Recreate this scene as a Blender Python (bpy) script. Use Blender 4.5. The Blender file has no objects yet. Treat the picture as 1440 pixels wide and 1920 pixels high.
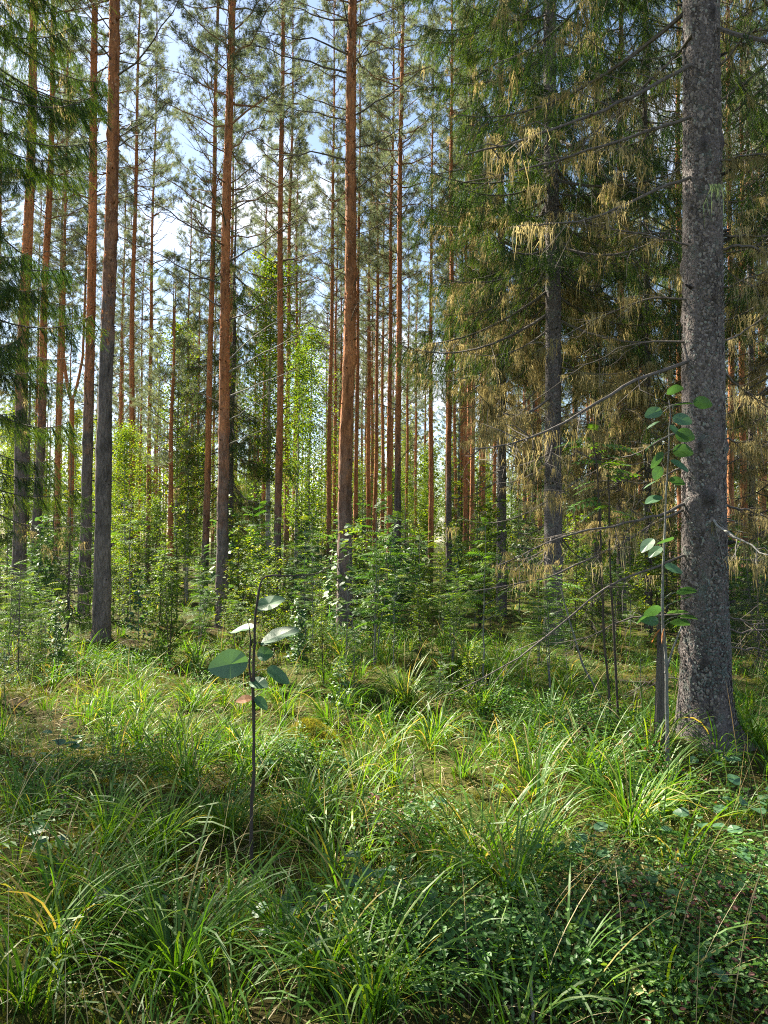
import bpy, math, random
import numpy as np
from mathutils import Vector, Matrix, Euler

# ------------------------------------------------------------------ camera, sky, sun, exposure
R = math.radians
scene = bpy.context.scene
COL = scene.collection
CAM_H = 1.5
F_PX = 1450.0                      # focal length in photograph pixels (1440 x 1920)
PITCH, ROLL = R(2.0), R(0.45)
cam_d = bpy.data.cameras.new('camera')
cam = bpy.data.objects.new('camera', cam_d)
COL.objects.link(cam)
cam_d.sensor_fit = 'VERTICAL'
cam_d.angle = 2 * math.atan(960 / F_PX)
cam_d.clip_start = 0.05
cam_d.clip_end = 2000
cam.rotation_mode = 'QUATERNION'
cam.location = (0, 0, CAM_H)
_q = Euler((math.pi / 2 + PITCH, 0, 0)).to_quaternion() @ Euler((0, 0, ROLL)).to_quaternion()
cam.rotation_quaternion = _q
CAM_M = np.array(_q.to_matrix())
scene.camera = cam

SUN_EL, SUN_AZ = R(44), R(46)      # azimuth: left of the viewing direction (+Y)
sun_dir = Vector((-math.sin(SUN_AZ) * math.cos(SUN_EL), math.cos(SUN_AZ) * math.cos(SUN_EL), math.sin(SUN_EL)))
world = bpy.data.worlds.new('World')
scene.world = world
world.use_nodes = True
wn, wl = world.node_tree.nodes, world.node_tree.links
wn.clear()
w_out = wn.new('ShaderNodeOutputWorld')
w_bg = wn.new('ShaderNodeBackground')
w_sky = wn.new('ShaderNodeTexSky')
w_sky.sky_type = 'NISHITA'
w_sky.sun_disc = False
w_sky.sun_elevation = SUN_EL
w_sky.sun_rotation = -SUN_AZ
w_sky.air_density = 1.0
w_sky.dust_density = 0.6
w_tc = wn.new('ShaderNodeTexCoord')
w_map = wn.new('ShaderNodeMapping')
w_map.inputs['Scale'].default_value = (1, 1, 2.2)
w_noise = wn.new('ShaderNodeTexNoise')
w_noise.inputs['Scale'].default_value = 3.2
w_noise.inputs['Detail'].default_value = 7
w_ramp = wn.new('ShaderNodeValToRGB')
w_ramp.color_ramp.elements[0].position = 0.52
w_ramp.color_ramp.elements[1].position = 0.70
w_mix = wn.new('ShaderNodeMix')
w_mix.data_type = 'RGBA'
w_mix.inputs['B'].default_value = (7.0, 7.2, 7.5, 1)
wl.new(w_tc.outputs['Generated'], w_map.inputs['Vector'])
wl.new(w_map.outputs['Vector'], w_noise.inputs['Vector'])
wl.new(w_noise.outputs['Fac'], w_ramp.inputs['Fac'])
wl.new(w_ramp.outputs['Color'], w_mix.inputs['Factor'])
wl.new(w_sky.outputs['Color'], w_mix.inputs['A'])
wl.new(w_mix.outputs['Result'], w_bg.inputs['Color'])
w_bg.inputs['Strength'].default_value = 0.05
wl.new(w_bg.outputs['Background'], w_out.inputs['Surface'])

sun_l = bpy.data.lights.new('sun', 'SUN')
sun_l.energy = 5.0
sun_l.angle = R(0.53)
sun_l.color = (1.0, 0.92, 0.75)
sun_o = bpy.data.objects.new('sun', sun_l)
COL.objects.link(sun_o)
sun_o.rotation_euler = sun_dir.to_track_quat('Z', 'Y').to_euler()

vs = scene.view_settings
vs.view_transform = 'Standard'
vs.look = 'None'
vs.gamma = 1.0
vs.use_curve_mapping = False
vs.exposure = 2.3
scene.render.engine = 'CYCLES'
cy = scene.cycles
cy.max_bounces = 5
cy.diffuse_bounces = 2
cy.glossy_bounces = 2
cy.transmission_bounces = 4
cy.transparent_max_bounces = 4
cy.volume_bounces = 1
cy.caustics_reflective = False
cy.caustics_refractive = False
cy.sample_clamp_indirect = 6
cy.filter_width = 1.1
cy.use_denoising = False
try:
    cy.denoiser = 'OPENIMAGEDENOISE'
    cy.denoising_prefilter = 'ACCURATE'
except Exception:
    pass

# ------------------------------------------------------------------ helpers
rng = np.random.default_rng(11)


def pix(px, py, depth):
    """photograph pixel + distance along the view axis -> world point"""
    v = np.array([(px - 720) / F_PX, (960 - py) / F_PX, -1.0]) * depth
    return CAM_M @ v + np.array([0, 0, CAM_H])


def _hash(ix, iy, seed):
    n = (ix.astype(np.int64) * 374761393 + iy.astype(np.int64) * 668265263 + seed * 1274126177) & 0x7fffffff
    n = ((n ^ (n >> 13)) * 1274126177) & 0x7fffffff
    return ((n ^ (n >> 16)) & 0xffff) / 65535.0


def vnoise(x, y, seed=0):
    x = np.asarray(x, float); y = np.asarray(y, float)
    ix, iy = np.floor(x), np.floor(y)
    fx, fy = x - ix, y - iy
    fx = fx * fx * (3 - 2 * fx); fy = fy * fy * (3 - 2 * fy)
    a = _hash(ix, iy, seed); b = _hash(ix + 1, iy, seed)
    c = _hash(ix, iy + 1, seed); d = _hash(ix + 1, iy + 1, seed)
    return (a + (b - a) * fx) * (1 - fy) + (c + (d - c) * fx) * fy


BUMPS = []                       # (x, y, height, radius)


def _h0(x, y):
    r = np.hypot(x, y)
    near = np.exp(-(r / 60.0) ** 2)
    z = 0.20 * (vnoise(x * 0.28 + 3, y * 0.28, 1) - .5) + 0.17 * (vnoise(x * 0.8, y * 0.8 + 9, 2) - .5) \
        + 0.10 * (vnoise(x * 2.1, y * 2.1, 3) - .5) + 0.045 * (vnoise(x * 5.5, y * 5.5, 4) - .5) * (r < 25)
    z = z * near + 1.5 * (vnoise(x * 0.02, y * 0.02, 5) - .5) * (1 - np.exp(-(r / 90.0) ** 2))
    return z


_H00 = float(_h0(np.array(0.0), np.array(0.0)))


def gh(x, y):
    x = np.asarray(x, float); y = np.asarray(y, float)
    z = _h0(x, y) - _H00
    for bx, by, bh, br in BUMPS:
        z = z + bh * np.exp(-((x - bx) ** 2 + (y - by) ** 2) / (br * br))
    return z


def ground_at(px, py):
    """where the ray through a photograph pixel meets the ground"""
    d = CAM_M @ np.array([(px - 720) / F_PX, (960 - py) / F_PX, -1.0])
    t = 1.0
    for i in range(900):
        p = np.array([0, 0, CAM_H]) + d * t
        if p[2] <= gh(p[0], p[1]):
            break
        t += 0.03
    return p


class Buf:
    def __init__(self):
        self.v, self.t, self.m, self.a, self.n = [], [], [], [], 0

    def add(self, v, t, mat=0, var=0.5):
        v = np.asarray(v, np.float32).reshape(-1, 3)
        t = np.asarray(t, np.int32).reshape(-1, 3)
        if len(v) == 0:
            return self
        self.v.append(v); self.t.append(t + self.n)
        self.m.append(np.full(len(t), mat, np.int32))
        self.a.append(np.broadcast_to(np.asarray(var, np.float32), (len(v),)).copy())
        self.n += len(v)
        return self

    def arrays(self):
        return np.concatenate(self.v), np.concatenate(self.t), np.concatenate(self.m), np.concatenate(self.a)

    def merge(self, other, M=None, off=(0, 0, 0), mat_shift=0):
        v, t, m, a = other.arrays()
        if M is not None:
            v = v @ np.asarray(M, np.float32).T
        self.v.append(v + np.asarray(off, np.float32)); self.t.append(t + self.n)
        self.m.append(m + mat_shift); self.a.append(a)
        self.n += len(v)

    def mesh(self, name, mats, smooth=False):
        v, t, m, a = self.arrays()
        me = bpy.data.meshes.new(name)
        me.vertices.add(len(v)); me.vertices.foreach_set('co', v.ravel())
        me.loops.add(len(t) * 3); me.loops.foreach_set('vertex_index', t.ravel())
        me.polygons.add(len(t))
        me.polygons.foreach_set('loop_start', np.arange(0, len(t) * 3, 3, dtype=np.int32))
        for x in mats:
            me.materials.append(x)
        me.polygons.foreach_set('material_index', m)
        sm = np.isin(m, list(smooth)) if not isinstance(smooth, bool) else np.full(len(t), smooth)
        me.polygons.foreach_set('use_smooth', sm)
        at = me.attributes.new('var', 'FLOAT', 'POINT')
        at.data.foreach_set('value', a)
        me.update(calc_edges=True)
        return me


def norm(v):
    v = np.asarray(v, float)
    return v / np.maximum(np.linalg.norm(v, axis=-1, keepdims=True), 1e-9)


def tube(pts, rad, sides=6, closed_tip=True):
    pts = np.asarray(pts, float); n = len(pts)
    rad = np.broadcast_to(np.asarray(rad, float), (n,))
    tan = norm(np.gradient(pts, axis=0))
    ref = np.array([0.31, 0.17, 0.93]) if abs(np.mean(tan, axis=0)[2]) < 0.8 else np.array([0.93, 0.31, 0.1])
    n1 = norm(np.cross(tan, ref)); n2 = np.cross(tan, n1)
    ang = np.linspace(0, 2 * math.pi, sides, endpoint=False)
    v = pts[:, None, :] + rad[:, None, None] * (np.cos(ang)[None, :, None] * n1[:, None, :] + np.sin(ang)[None, :, None] * n2[:, None, :])
    v = v.reshape(-1, 3)
    i = np.arange(n - 1)[:, None] * sides; j = np.arange(sides)[None, :]; k = (j + 1) % sides
    a, b, c, d = i + j, i + k, i + sides + k, i + sides + j
    t = np.stack([np.stack([a, b, c], -1), np.stack([a, c, d], -1)], 2).reshape(-1, 3)
    if closed_tip:
        v = np.concatenate([v, [pts[-1] + tan[-1] * rad[-1]]])
        e = (n - 1) * sides
        t = np.concatenate([t, np.stack([e + np.arange(sides), e + (np.arange(sides) + 1) % sides, np.full(sides, len(v) - 1)], -1)])
    return v, t


def curve3(p0, p1, p2, n):
    t = np.linspace(0, 1, n)[:, None]
    return (1 - t) ** 2 * np.asarray(p0) + 2 * t * (1 - t) * np.asarray(p1) + t * t * np.asarray(p2)


def stamp(buf, tv, tt, pos, X, Y, Z, scale, mat=0, var=None, tvar=None):
    """copies of a template: columns X, Y, Z are each copy's axes"""
    pos = np.asarray(pos, float); n = len(pos)
    if n == 0:
        return
    scale = np.broadcast_to(np.asarray(scale, float).reshape(-1, 1) if np.ndim(scale) < 2 else scale, (n, np.shape(scale)[-1] if np.ndim(scale) == 2 else 1))
    tvs = tv[None] * (scale[:, None, :])
    v = pos[:, None, :] + tvs[..., 0:1] * X[:, None, :] + tvs[..., 1:2] * Y[:, None, :] + tvs[..., 2:3] * Z[:, None, :]
    t = tt[None] + (np.arange(n) * len(tv))[:, None, None]
    if var is None:
        var = rng.random(n)
    buf.add(v.reshape(-1, 3), t.reshape(-1, 3), mat, np.repeat(np.broadcast_to(var, (n,)), len(tv)))


def frames(direction, up_hint=None, roll=None):
    """axes with X along direction, Z roughly along up_hint, rolled about X"""
    X = norm(direction)
    up = np.broadcast_to(np.array([0, 0, 1.0]) if up_hint is None else np.asarray(up_hint, float), X.shape)
    Y = np.cross(up, X)
    bad = np.linalg.norm(Y, axis=-1) < 1e-3
    Y[bad] = np.cross(np.array([1.0, 0.2, 0]), X[bad])
    Y = norm(Y); Z = np.cross(X, Y)
    if roll is not None:
        c, s = np.cos(roll)[:, None], np.sin(roll)[:, None]
        Y, Z = c * Y + s * Z, -s * Y + c * Z
    return X, Y, Z


def rand_dirs(n, zmin=-1, zmax=1, g=rng):
    z = g.uniform(zmin, zmax, n); a = g.uniform(0, 2 * math.pi, n); r = np.sqrt(1 - z * z)
    return np.stack([r * np.cos(a), r * np.sin(a), z], -1)


def obj(name, me, parent=None, loc=(0, 0, 0), rot=(0, 0, 0), sc=(1, 1, 1), kind=None, label=None, cat=None, group=None):
    o = bpy.data.objects.new(name, me)
    COL.objects.link(o)
    o.location = loc; o.rotation_euler = rot
    o.scale = sc if not np.isscalar(sc) else (sc, sc, sc)
    if parent is not None:
        o.parent = parent
    if kind: o['kind'] = kind
    if label: o['label'] = label
    if cat: o['category'] = cat
    if group: o['group'] = group
    return o


# ------------------------------------------------------------------ materials
def new_mat(name):
    m = bpy.data.materials.new(name)
    m.use_nodes = True
    m.node_tree.nodes.clear()
    return m, m.node_tree.nodes, m.node_tree.links


def ramp(n, stops):
    r = n.new('ShaderNodeValToRGB')
    e = r.color_ramp.elements
    while len(e) < len(stops):
        e.new(0.5)
    for el, (p, c) in zip(e, stops):
        el.position = p; el.color = (*c, 1)
    return r


def leaf_mat(name, stops, trans=0.45, trans_tint=(1.25, 1.1, 0.45), gloss=0.04, rough=0.55, obj_var=0.35):
    m, n, l = new_mat(name)
    out = n.new('ShaderNodeOutputMaterial')
    at = n.new('ShaderNodeAttribute'); at.attribute_name = 'var'
    oi = n.new('ShaderNodeObjectInfo')
    mth = n.new('ShaderNodeMath'); mth.operation = 'MULTIPLY_ADD'
    mth.inputs[1].default_value = obj_var; mth.inputs[2].default_value = -obj_var / 2
    l.new(oi.outputs['Random'], mth.inputs[0])
    add = n.new('ShaderNodeMath'); add.operation = 'ADD'; add.use_clamp = True
    l.new(at.outputs['Fac'], add.inputs[0]); l.new(mth.outputs[0], add.inputs[1])
    r = ramp(n, stops); l.new(add.outputs[0], r.inputs['Fac'])
    tint = n.new('ShaderNodeMix'); tint.data_type = 'RGBA'; tint.blend_type = 'MULTIPLY'
    tint.inputs['Factor'].default_value = 1; tint.inputs['B'].default_value = (*trans_tint, 1)
    l.new(r.outputs['Color'], tint.inputs['A'])
    d = n.new('ShaderNodeBsdfDiffuse'); l.new(r.outputs['Color'], d.inputs['Color'])
    t = n.new('ShaderNodeBsdfTranslucent'); l.new(tint.outputs['Result'], t.inputs['Color'])
    mx = n.new('ShaderNodeMixShader'); mx.inputs['Fac'].default_value = trans
    l.new(d.outputs[0], mx.inputs[1]); l.new(t.outputs[0], mx.inputs[2])
    g = n.new('ShaderNodeBsdfGlossy'); g.inputs['Roughness'].default_value = rough
    g.inputs['Color'].default_value = (1, 1, 1, 1)
    mx2 = n.new('ShaderNodeMixShader'); mx2.inputs['Fac'].default_value = gloss
    l.new(mx.outputs[0], mx2.inputs[1]); l.new(g.outputs[0], mx2.inputs[2])
    l.new(mx2.outputs[0], out.inputs['Surface'])
    return m


def bark_mat(name, c_low, c_low2, c_high=None, c_high2=None, scale=(14, 14, 5), bump=0.5, rough=0.9, lichen=None, crack=0.0):
    """bark; object colour's red channel x 10 is the height in metres where it turns into the upper bark"""
    m, n, l = new_mat(name)
    out = n.new('ShaderNodeOutputMaterial')
    tc = n.new('ShaderNodeTexCoord')
    mp = n.new('ShaderNodeMapping'); mp.inputs['Scale'].default_value = scale
    l.new(tc.outputs['Object'], mp.inputs['Vector'])
    no = n.new('ShaderNodeTexNoise'); no.inputs['Scale'].default_value = 1.6; no.inputs['Detail'].default_value = 8
    no.inputs['Roughness'].default_value = 0.7
    l.new(mp.outputs['Vector'], no.inputs['Vector'])
    vo = n.new('ShaderNodeTexVoronoi'); vo.inputs['Scale'].default_value = 2.4
    l.new(mp.outputs['Vector'], vo.inputs['Vector'])
    ve = n.new('ShaderNodeTexVoronoi'); ve.feature = 'DISTANCE_TO_EDGE'; ve.inputs['Scale'].default_value = 1.1
    l.new(mp.outputs['Vector'], ve.inputs['Vector'])
    cr = ramp(n, [(0.0, (0.3, 0.28, 0.27)), (0.13, (1.05, 1.05, 1.05))]); l.new(ve.outputs['Distance'], cr.inputs['Fac'])
    r1 = ramp(n, [(0.3, c_low), (0.72, c_low2)]); l.new(no.outputs['Fac'], r1.inputs['Fac'])
    col = r1.outputs['Color']
    if c_high is not None:
        r2 = ramp(n, [(0.3, c_high), (0.72, c_high2)]); l.new(no.outputs['Fac'], r2.inputs['Fac'])
        oi = n.new('ShaderNodeObjectInfo')
        sx = n.new('ShaderNodeSeparateXYZ'); l.new(tc.outputs['Object'], sx.inputs[0])
        sc_ = n.new('ShaderNodeSeparateColor'); l.new(oi.outputs['Color'], sc_.inputs[0])
        hh = n.new('ShaderNodeMath'); hh.operation = 'MULTIPLY_ADD'
        l.new(sc_.outputs['Red'], hh.inputs[0]); hh.inputs[1].default_value = -10
        l.new(sx.outputs['Z'], hh.inputs[2])
        n2 = n.new('ShaderNodeTexNoise'); n2.inputs['Scale'].default_value = 5; n2.inputs['Detail'].default_value = 5
        l.new(tc.outputs['Object'], n2.inputs['Vector'])
        ad = n.new('ShaderNodeMath'); ad.operation = 'MULTIPLY_ADD'; ad.inputs[1].default_value = 3.0
        l.new(n2.outputs['Fac'], ad.inputs[0]); l.new(hh.outputs[0], ad.inputs[2])
        mr = n.new('ShaderNodeMapRange'); mr.inputs['From Min'].default_value = 0.6; mr.inputs['From Max'].default_value = 3.0
        l.new(ad.outputs[0], mr.inputs['Value'])
        mx = n.new('ShaderNodeMix'); mx.data_type = 'RGBA'
        l.new(mr.outputs['Result'], mx.inputs['Factor']); l.new(col, mx.inputs['A']); l.new(r2.outputs['Color'], mx.inputs['B'])
        col = mx.outputs['Result']
    if lichen is not None:
        n3 = n.new('ShaderNodeTexNoise'); n3.inputs['Scale'].default_value = 9; n3.inputs['Detail'].default_value = 8
        n3.inputs['Roughness'].default_value = 0.75
        l.new(tc.outputs['Object'], n3.inputs['Vector'])
        r3 = ramp(n, [(0.53, (0, 0, 0)), (0.62, (1, 1, 1))]); l.new(n3.outputs['Fac'], r3.inputs['Fac'])
        mx = n.new('ShaderNodeMix'); mx.data_type = 'RGBA'
        l.new(r3.outputs['Color'], mx.inputs['Factor']); l.new(col, mx.inputs['A']); mx.inputs['B'].default_value = (*lichen, 1)
        col = mx.outputs['Result']
    mc = n.new('ShaderNodeMix'); mc.data_type = 'RGBA'; mc.blend_type = 'MULTIPLY'; mc.inputs['Factor'].default_value = crack
    l.new(col, mc.inputs['A']); l.new(cr.outputs['Color'], mc.inputs['B'])
    col = mc.outputs['Result']
    at = n.new('ShaderNodeAttribute'); at.attribute_name = 'var'
    vr = ramp(n, [(0.0, (0.35, 0.35, 0.36)), (0.5, (1, 1, 1)), (1.0, (1.5, 1.42, 1.35))]); l.new(at.outputs['Fac'], vr.inputs['Fac'])
    ml = n.new('ShaderNodeMix'); ml.data_type = 'RGBA'; ml.blend_type = 'MULTIPLY'; ml.inputs['Factor'].default_value = 1
    l.new(col, ml.inputs['A']); l.new(vr.outputs['Color'], ml.inputs['B'])
    b = n.new('ShaderNodeBsdfPrincipled'); b.inputs['Roughness'].default_value = rough
    b.inputs['Specular IOR Level'].default_value = 0.25
    l.new(ml.outputs['Result'], b.inputs['Base Color'])
    am = n.new('ShaderNodeMath'); am.operation = 'MULTIPLY_ADD'; am.inputs[1].default_value = 0.6
    l.new(vo.outputs['Distance'], am.inputs[0]); l.new(no.outputs['Fac'], am.inputs[2])
    bp = n.new('ShaderNodeBump'); bp.inputs['Strength'].default_value = bump; bp.inputs['Distance'].default_value = 0.02
    l.new(am.outputs[0], bp.inputs['Height']); l.new(bp.outputs['Normal'], b.inputs['Normal'])
    l.new(b.outputs[0], out.inputs['Surface'])
    return m


M_PINE_BARK = bark_mat('pine_bark', (0.075, 0.062, 0.058), (0.25, 0.205, 0.19), (0.28, 0.105, 0.045), (0.62, 0.27, 0.115), scale=(20, 20, 5), crack=.4, bump=1.0)
M_PINE_FLAKE = leaf_mat('pine_bark_flake', [(0, (0.25, 0.10, 0.05)), (1, (0.60, 0.33, 0.18))], trans=0.35, trans_tint=(1.2, .8, .5), gloss=0.03)
M_SPRUCE_BARK = bark_mat('spruce_bark', (0.060, 0.051, 0.050), (0.24, 0.205, 0.197), scale=(44, 44, 26), bump=0.8, crack=.5, lichen=(0.13, 0.145, 0.13))
M_BIRCH_BARK = bark_mat('birch_bark', (0.12, 0.11, 0.10), (0.62, 0.60, 0.55), scale=(3, 3, 14), bump=0.2)
M_TWIG = bark_mat('dead_twig', (0.06, 0.05, 0.043), (0.20, 0.175, 0.155), scale=(20, 20, 20), bump=0.3)
M_PALE_TWIG = bark_mat('pale_dead_wood', (0.22, 0.21, 0.19), (0.42, 0.40, 0.36), scale=(20, 20, 20), bump=0.3)
M_GREY_STEM = bark_mat('grey_sapling_bark', (0.10, 0.10, 0.095), (0.24, 0.23, 0.215), scale=(30, 30, 9), bump=0.4, lichen=(0.26, 0.28, 0.25))
M_DARK_STEM = bark_mat('dark_sapling_bark', (0.035, 0.028, 0.025), (0.10, 0.08, 0.065), scale=(30, 30, 9), bump=0.3)
M_SNAG = bark_mat('weathered_wood', (0.06, 0.05, 0.042), (0.20, 0.175, 0.15), scale=(55, 55, 3), bump=0.9)

M_PINE_NEEDLE = leaf_mat('pine_needles', [(0, (0.070, 0.11, 0.070)), (0.55, (0.145, 0.19, 0.11)), (1, (0.25, 0.27, 0.14))], trans=0.5, trans_tint=(1.15, 1.1, .8), gloss=0.04, rough=0.5)
M_SPRUCE_NEEDLE = leaf_mat('spruce_needles', [(0, (0.014, 0.045, 0.009)), (0.6, (0.048, 0.110, 0.014)), (1, (0.14, 0.21, 0.022))], trans=0.5, gloss=0.03)
M_LICHEN = leaf_mat('beard_lichen', [(0, (0.19, 0.165, 0.075)), (0.6, (0.34, 0.295, 0.145)), (1, (0.52, 0.46, 0.26))], trans=0.5, trans_tint=(1.1, 1.0, .8), gloss=0.0)
M_GREEN_LICHEN = leaf_mat('green_beard_lichen', [(0, (0.16, 0.22, 0.11)), (1, (0.32, 0.42, 0.22))], trans=0.35, trans_tint=(1, 1, .7), gloss=0.0)
M_CRUST = leaf_mat('crust_lichen', [(0, (0.07, 0.085, 0.08)), (1, (0.18, 0.21, 0.20))], trans=0.0, gloss=0.0)
M_FLAKE = leaf_mat('spruce_bark_scale', [(0, (0.06, 0.050, 0.049)), (0.7, (0.24, 0.205, 0.20)), (0.9, (0.28, 0.25, 0.242)), (1, (0.25, 0.275, 0.262))], trans=0.0, gloss=0.01)
M_ROWAN = leaf_mat('rowan_leaf', [(0, (0.038, 0.125, 0.022)), (0.6, (0.090, 0.200, 0.020)), (1, (0.22, 0.30, 0.025))], trans=0.5, gloss=0.035)
M_ASPEN = leaf_mat('aspen_leaf', [(0, (0.040, 0.125, 0.050)), (0.6, (0.075, 0.170, 0.055)), (1, (0.16, 0.24, 0.05))], trans=0.42, gloss=0.05)
M_BIRCH = leaf_mat('birch_leaf', [(0, (0.06, 0.145, 0.012)), (0.6, (0.135, 0.24, 0.014)), (1, (0.31, 0.34, 0.02))], trans=0.55, gloss=0.03)
M_BROWN_LEAF = leaf_mat('withered_leaf', [(0, (0.30, 0.13, 0.05)), (1, (0.48, 0.24, 0.10))], trans=0.4, trans_tint=(1.2, .9, .6), gloss=0.02)
M_YELLOW_LEAF = leaf_mat('yellow_leaf', [(0, (0.45, 0.38, 0.10)), (1, (0.58, 0.50, 0.22))], trans=0.3, trans_tint=(1.1, 1, .5), gloss=0.03)
M_GRASS = leaf_mat('grass_blade', [(0, (0.036, 0.120, 0.008)), (0.55, (0.085, 0.205, 0.012)), (0.85, (0.18, 0.28, 0.018)), (1, (0.36, 0.30, 0.09))], trans=0.5, gloss=0.025, rough=.5, obj_var=0)
M_DRYGRASS = leaf_mat('dry_grass', [(0, (0.33, 0.24, 0.10)), (1, (0.55, 0.45, 0.24))], trans=0.35, trans_tint=(1.1, .95, .6), gloss=0.03, obj_var=0)
M_BILBERRY = leaf_mat('bilberry_leaf', [(0, (0.026, 0.100, 0.014)), (0.55, (0.060, 0.170, 0.020)), (0.88, (0.15, 0.25, 0.030)), (0.93, (0.14, 0.045, 0.035)), (1, (0.17, 0.07, 0.05))], trans=0.42, gloss=0.03, obj_var=0)
M_MOSS = leaf_mat('moss', [(0, (0.085, 0.095, 0.020)), (0.6, (0.17, 0.185, 0.035)), (1, (0.31, 0.31, 0.05))], trans=0.3, trans_tint=(1.2, 1.05, .4), gloss=0.0, obj_var=0)


def ground_material():
    m, n, l = new_mat('forest_floor')
    out = n.new('ShaderNodeOutputMaterial')
    tc = n.new('ShaderNodeTexCoord')
    n1 = n.new('ShaderNodeTexNoise'); n1.inputs['Scale'].default_value = 1.3; n1.inputs['Detail'].default_value = 6
    n2 = n.new('ShaderNodeTexNoise'); n2.inputs['Scale'].default_value = 24; n2.inputs['Detail'].default_value = 8; n2.inputs['Roughness'].default_value = 0.75
    for x in (n1, n2):
        l.new(tc.outputs['Object'], x.inputs['Vector'])
    r1 = ramp(n, [(0.32, (0.050, 0.036, 0.018)), (0.5, (0.070, 0.072, 0.020)), (0.68, (0.060, 0.095, 0.022))])
    r2 = ramp(n, [(0.3, (0.35, 0.33, 0.3)), (0.7, (1.5, 1.45, 1.3))])
    l.new(n1.outputs['Fac'], r1.inputs['Fac']); l.new(n2.outputs['Fac'], r2.inputs['Fac'])
    ml = n.new('ShaderNodeMix'); ml.data_type = 'RGBA'; ml.blend_type = 'MULTIPLY'; ml.inputs['Factor'].default_value = 1
    l.new(r1.outputs['Color'], ml.inputs['A']); l.new(r2.outputs['Color'], ml.inputs['B'])
    b = n.new('ShaderNodeBsdfPrincipled'); b.inputs['Roughness'].default_value = 1; b.inputs['Specular IOR Level'].default_value = 0.1
    l.new(ml.outputs['Result'], b.inputs['Base Color'])
    bp = n.new('ShaderNodeBump'); bp.inputs['Strength'].default_value = 1; bp.inputs['Distance'].default_value = 0.03
    l.new(n2.outputs['Fac'], bp.inputs['Height']); l.new(bp.outputs['Normal'], b.inputs['Normal'])
    l.new(b.outputs[0], out.inputs['Surface'])
    return m


M_GROUND = ground_material()

# ------------------------------------------------------------------ ground
_moss_p = ground_at(575, 1405)
_s1 = pix(1325, 1010, 5.6)
_s2 = pix(1037, 1010, 11.0)
_a1 = pix(194, 1010, 11.0)
BUMPS += [(_moss_p[0], _moss_p[1] + .1, 0.16, 0.20), (_s1[0] + .1, _s1[1], 0.14, 0.55), (_s2[0], _s2[1], 0.10, 0.7), (_a1[0], _a1[1], 0.10, 0.6),
          (0.35, 8.2, 0.22, 0.8), (1.9, 5.6, 0.16, 0.7), (-1.6, 3.6, 0.10, 0.5), (0.2, 2.7, 0.08, 0.5)]


def build_ground():
    rr = [0.35]
    while rr[-1] < 420:
        rr.append(rr[-1] * 1.026 + 0.004)
    rr = np.array(rr)
    s = np.linspace(-1, 1, 321)[:-1]
    az = math.pi * (0.28 * s + 0.72 * s ** 3)          # finer towards +Y
    Rr, A = np.meshgrid(rr, az, indexing='ij')
    x, y = Rr * np.sin(A), Rr * np.cos(A)
    z = gh(x, y)
    v = np.stack([x, y, z], -1).reshape(-1, 3)
    na, nr = len(az), len(rr)
    i = np.arange(nr - 1)[:, None] * na; j = np.arange(na)[None]; k = (j + 1) % na
    t = np.stack([np.stack([i + j, i + na + k, i + k], -1), np.stack([i + j, i + na + j, i + na + k], -1)], 2).reshape(-1, 3)
    v = np.concatenate([v, [[0, 0, float(gh(0, 0))]]])
    t = np.concatenate([t, np.stack([np.arange(na), (np.arange(na) + 1) % na, np.full(na, len(v) - 1)], -1)])
    b = Buf().add(v, t)
    o = obj('ground', b.mesh('ground', [M_GROUND], True), kind='structure')
    return o


build_ground()

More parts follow.
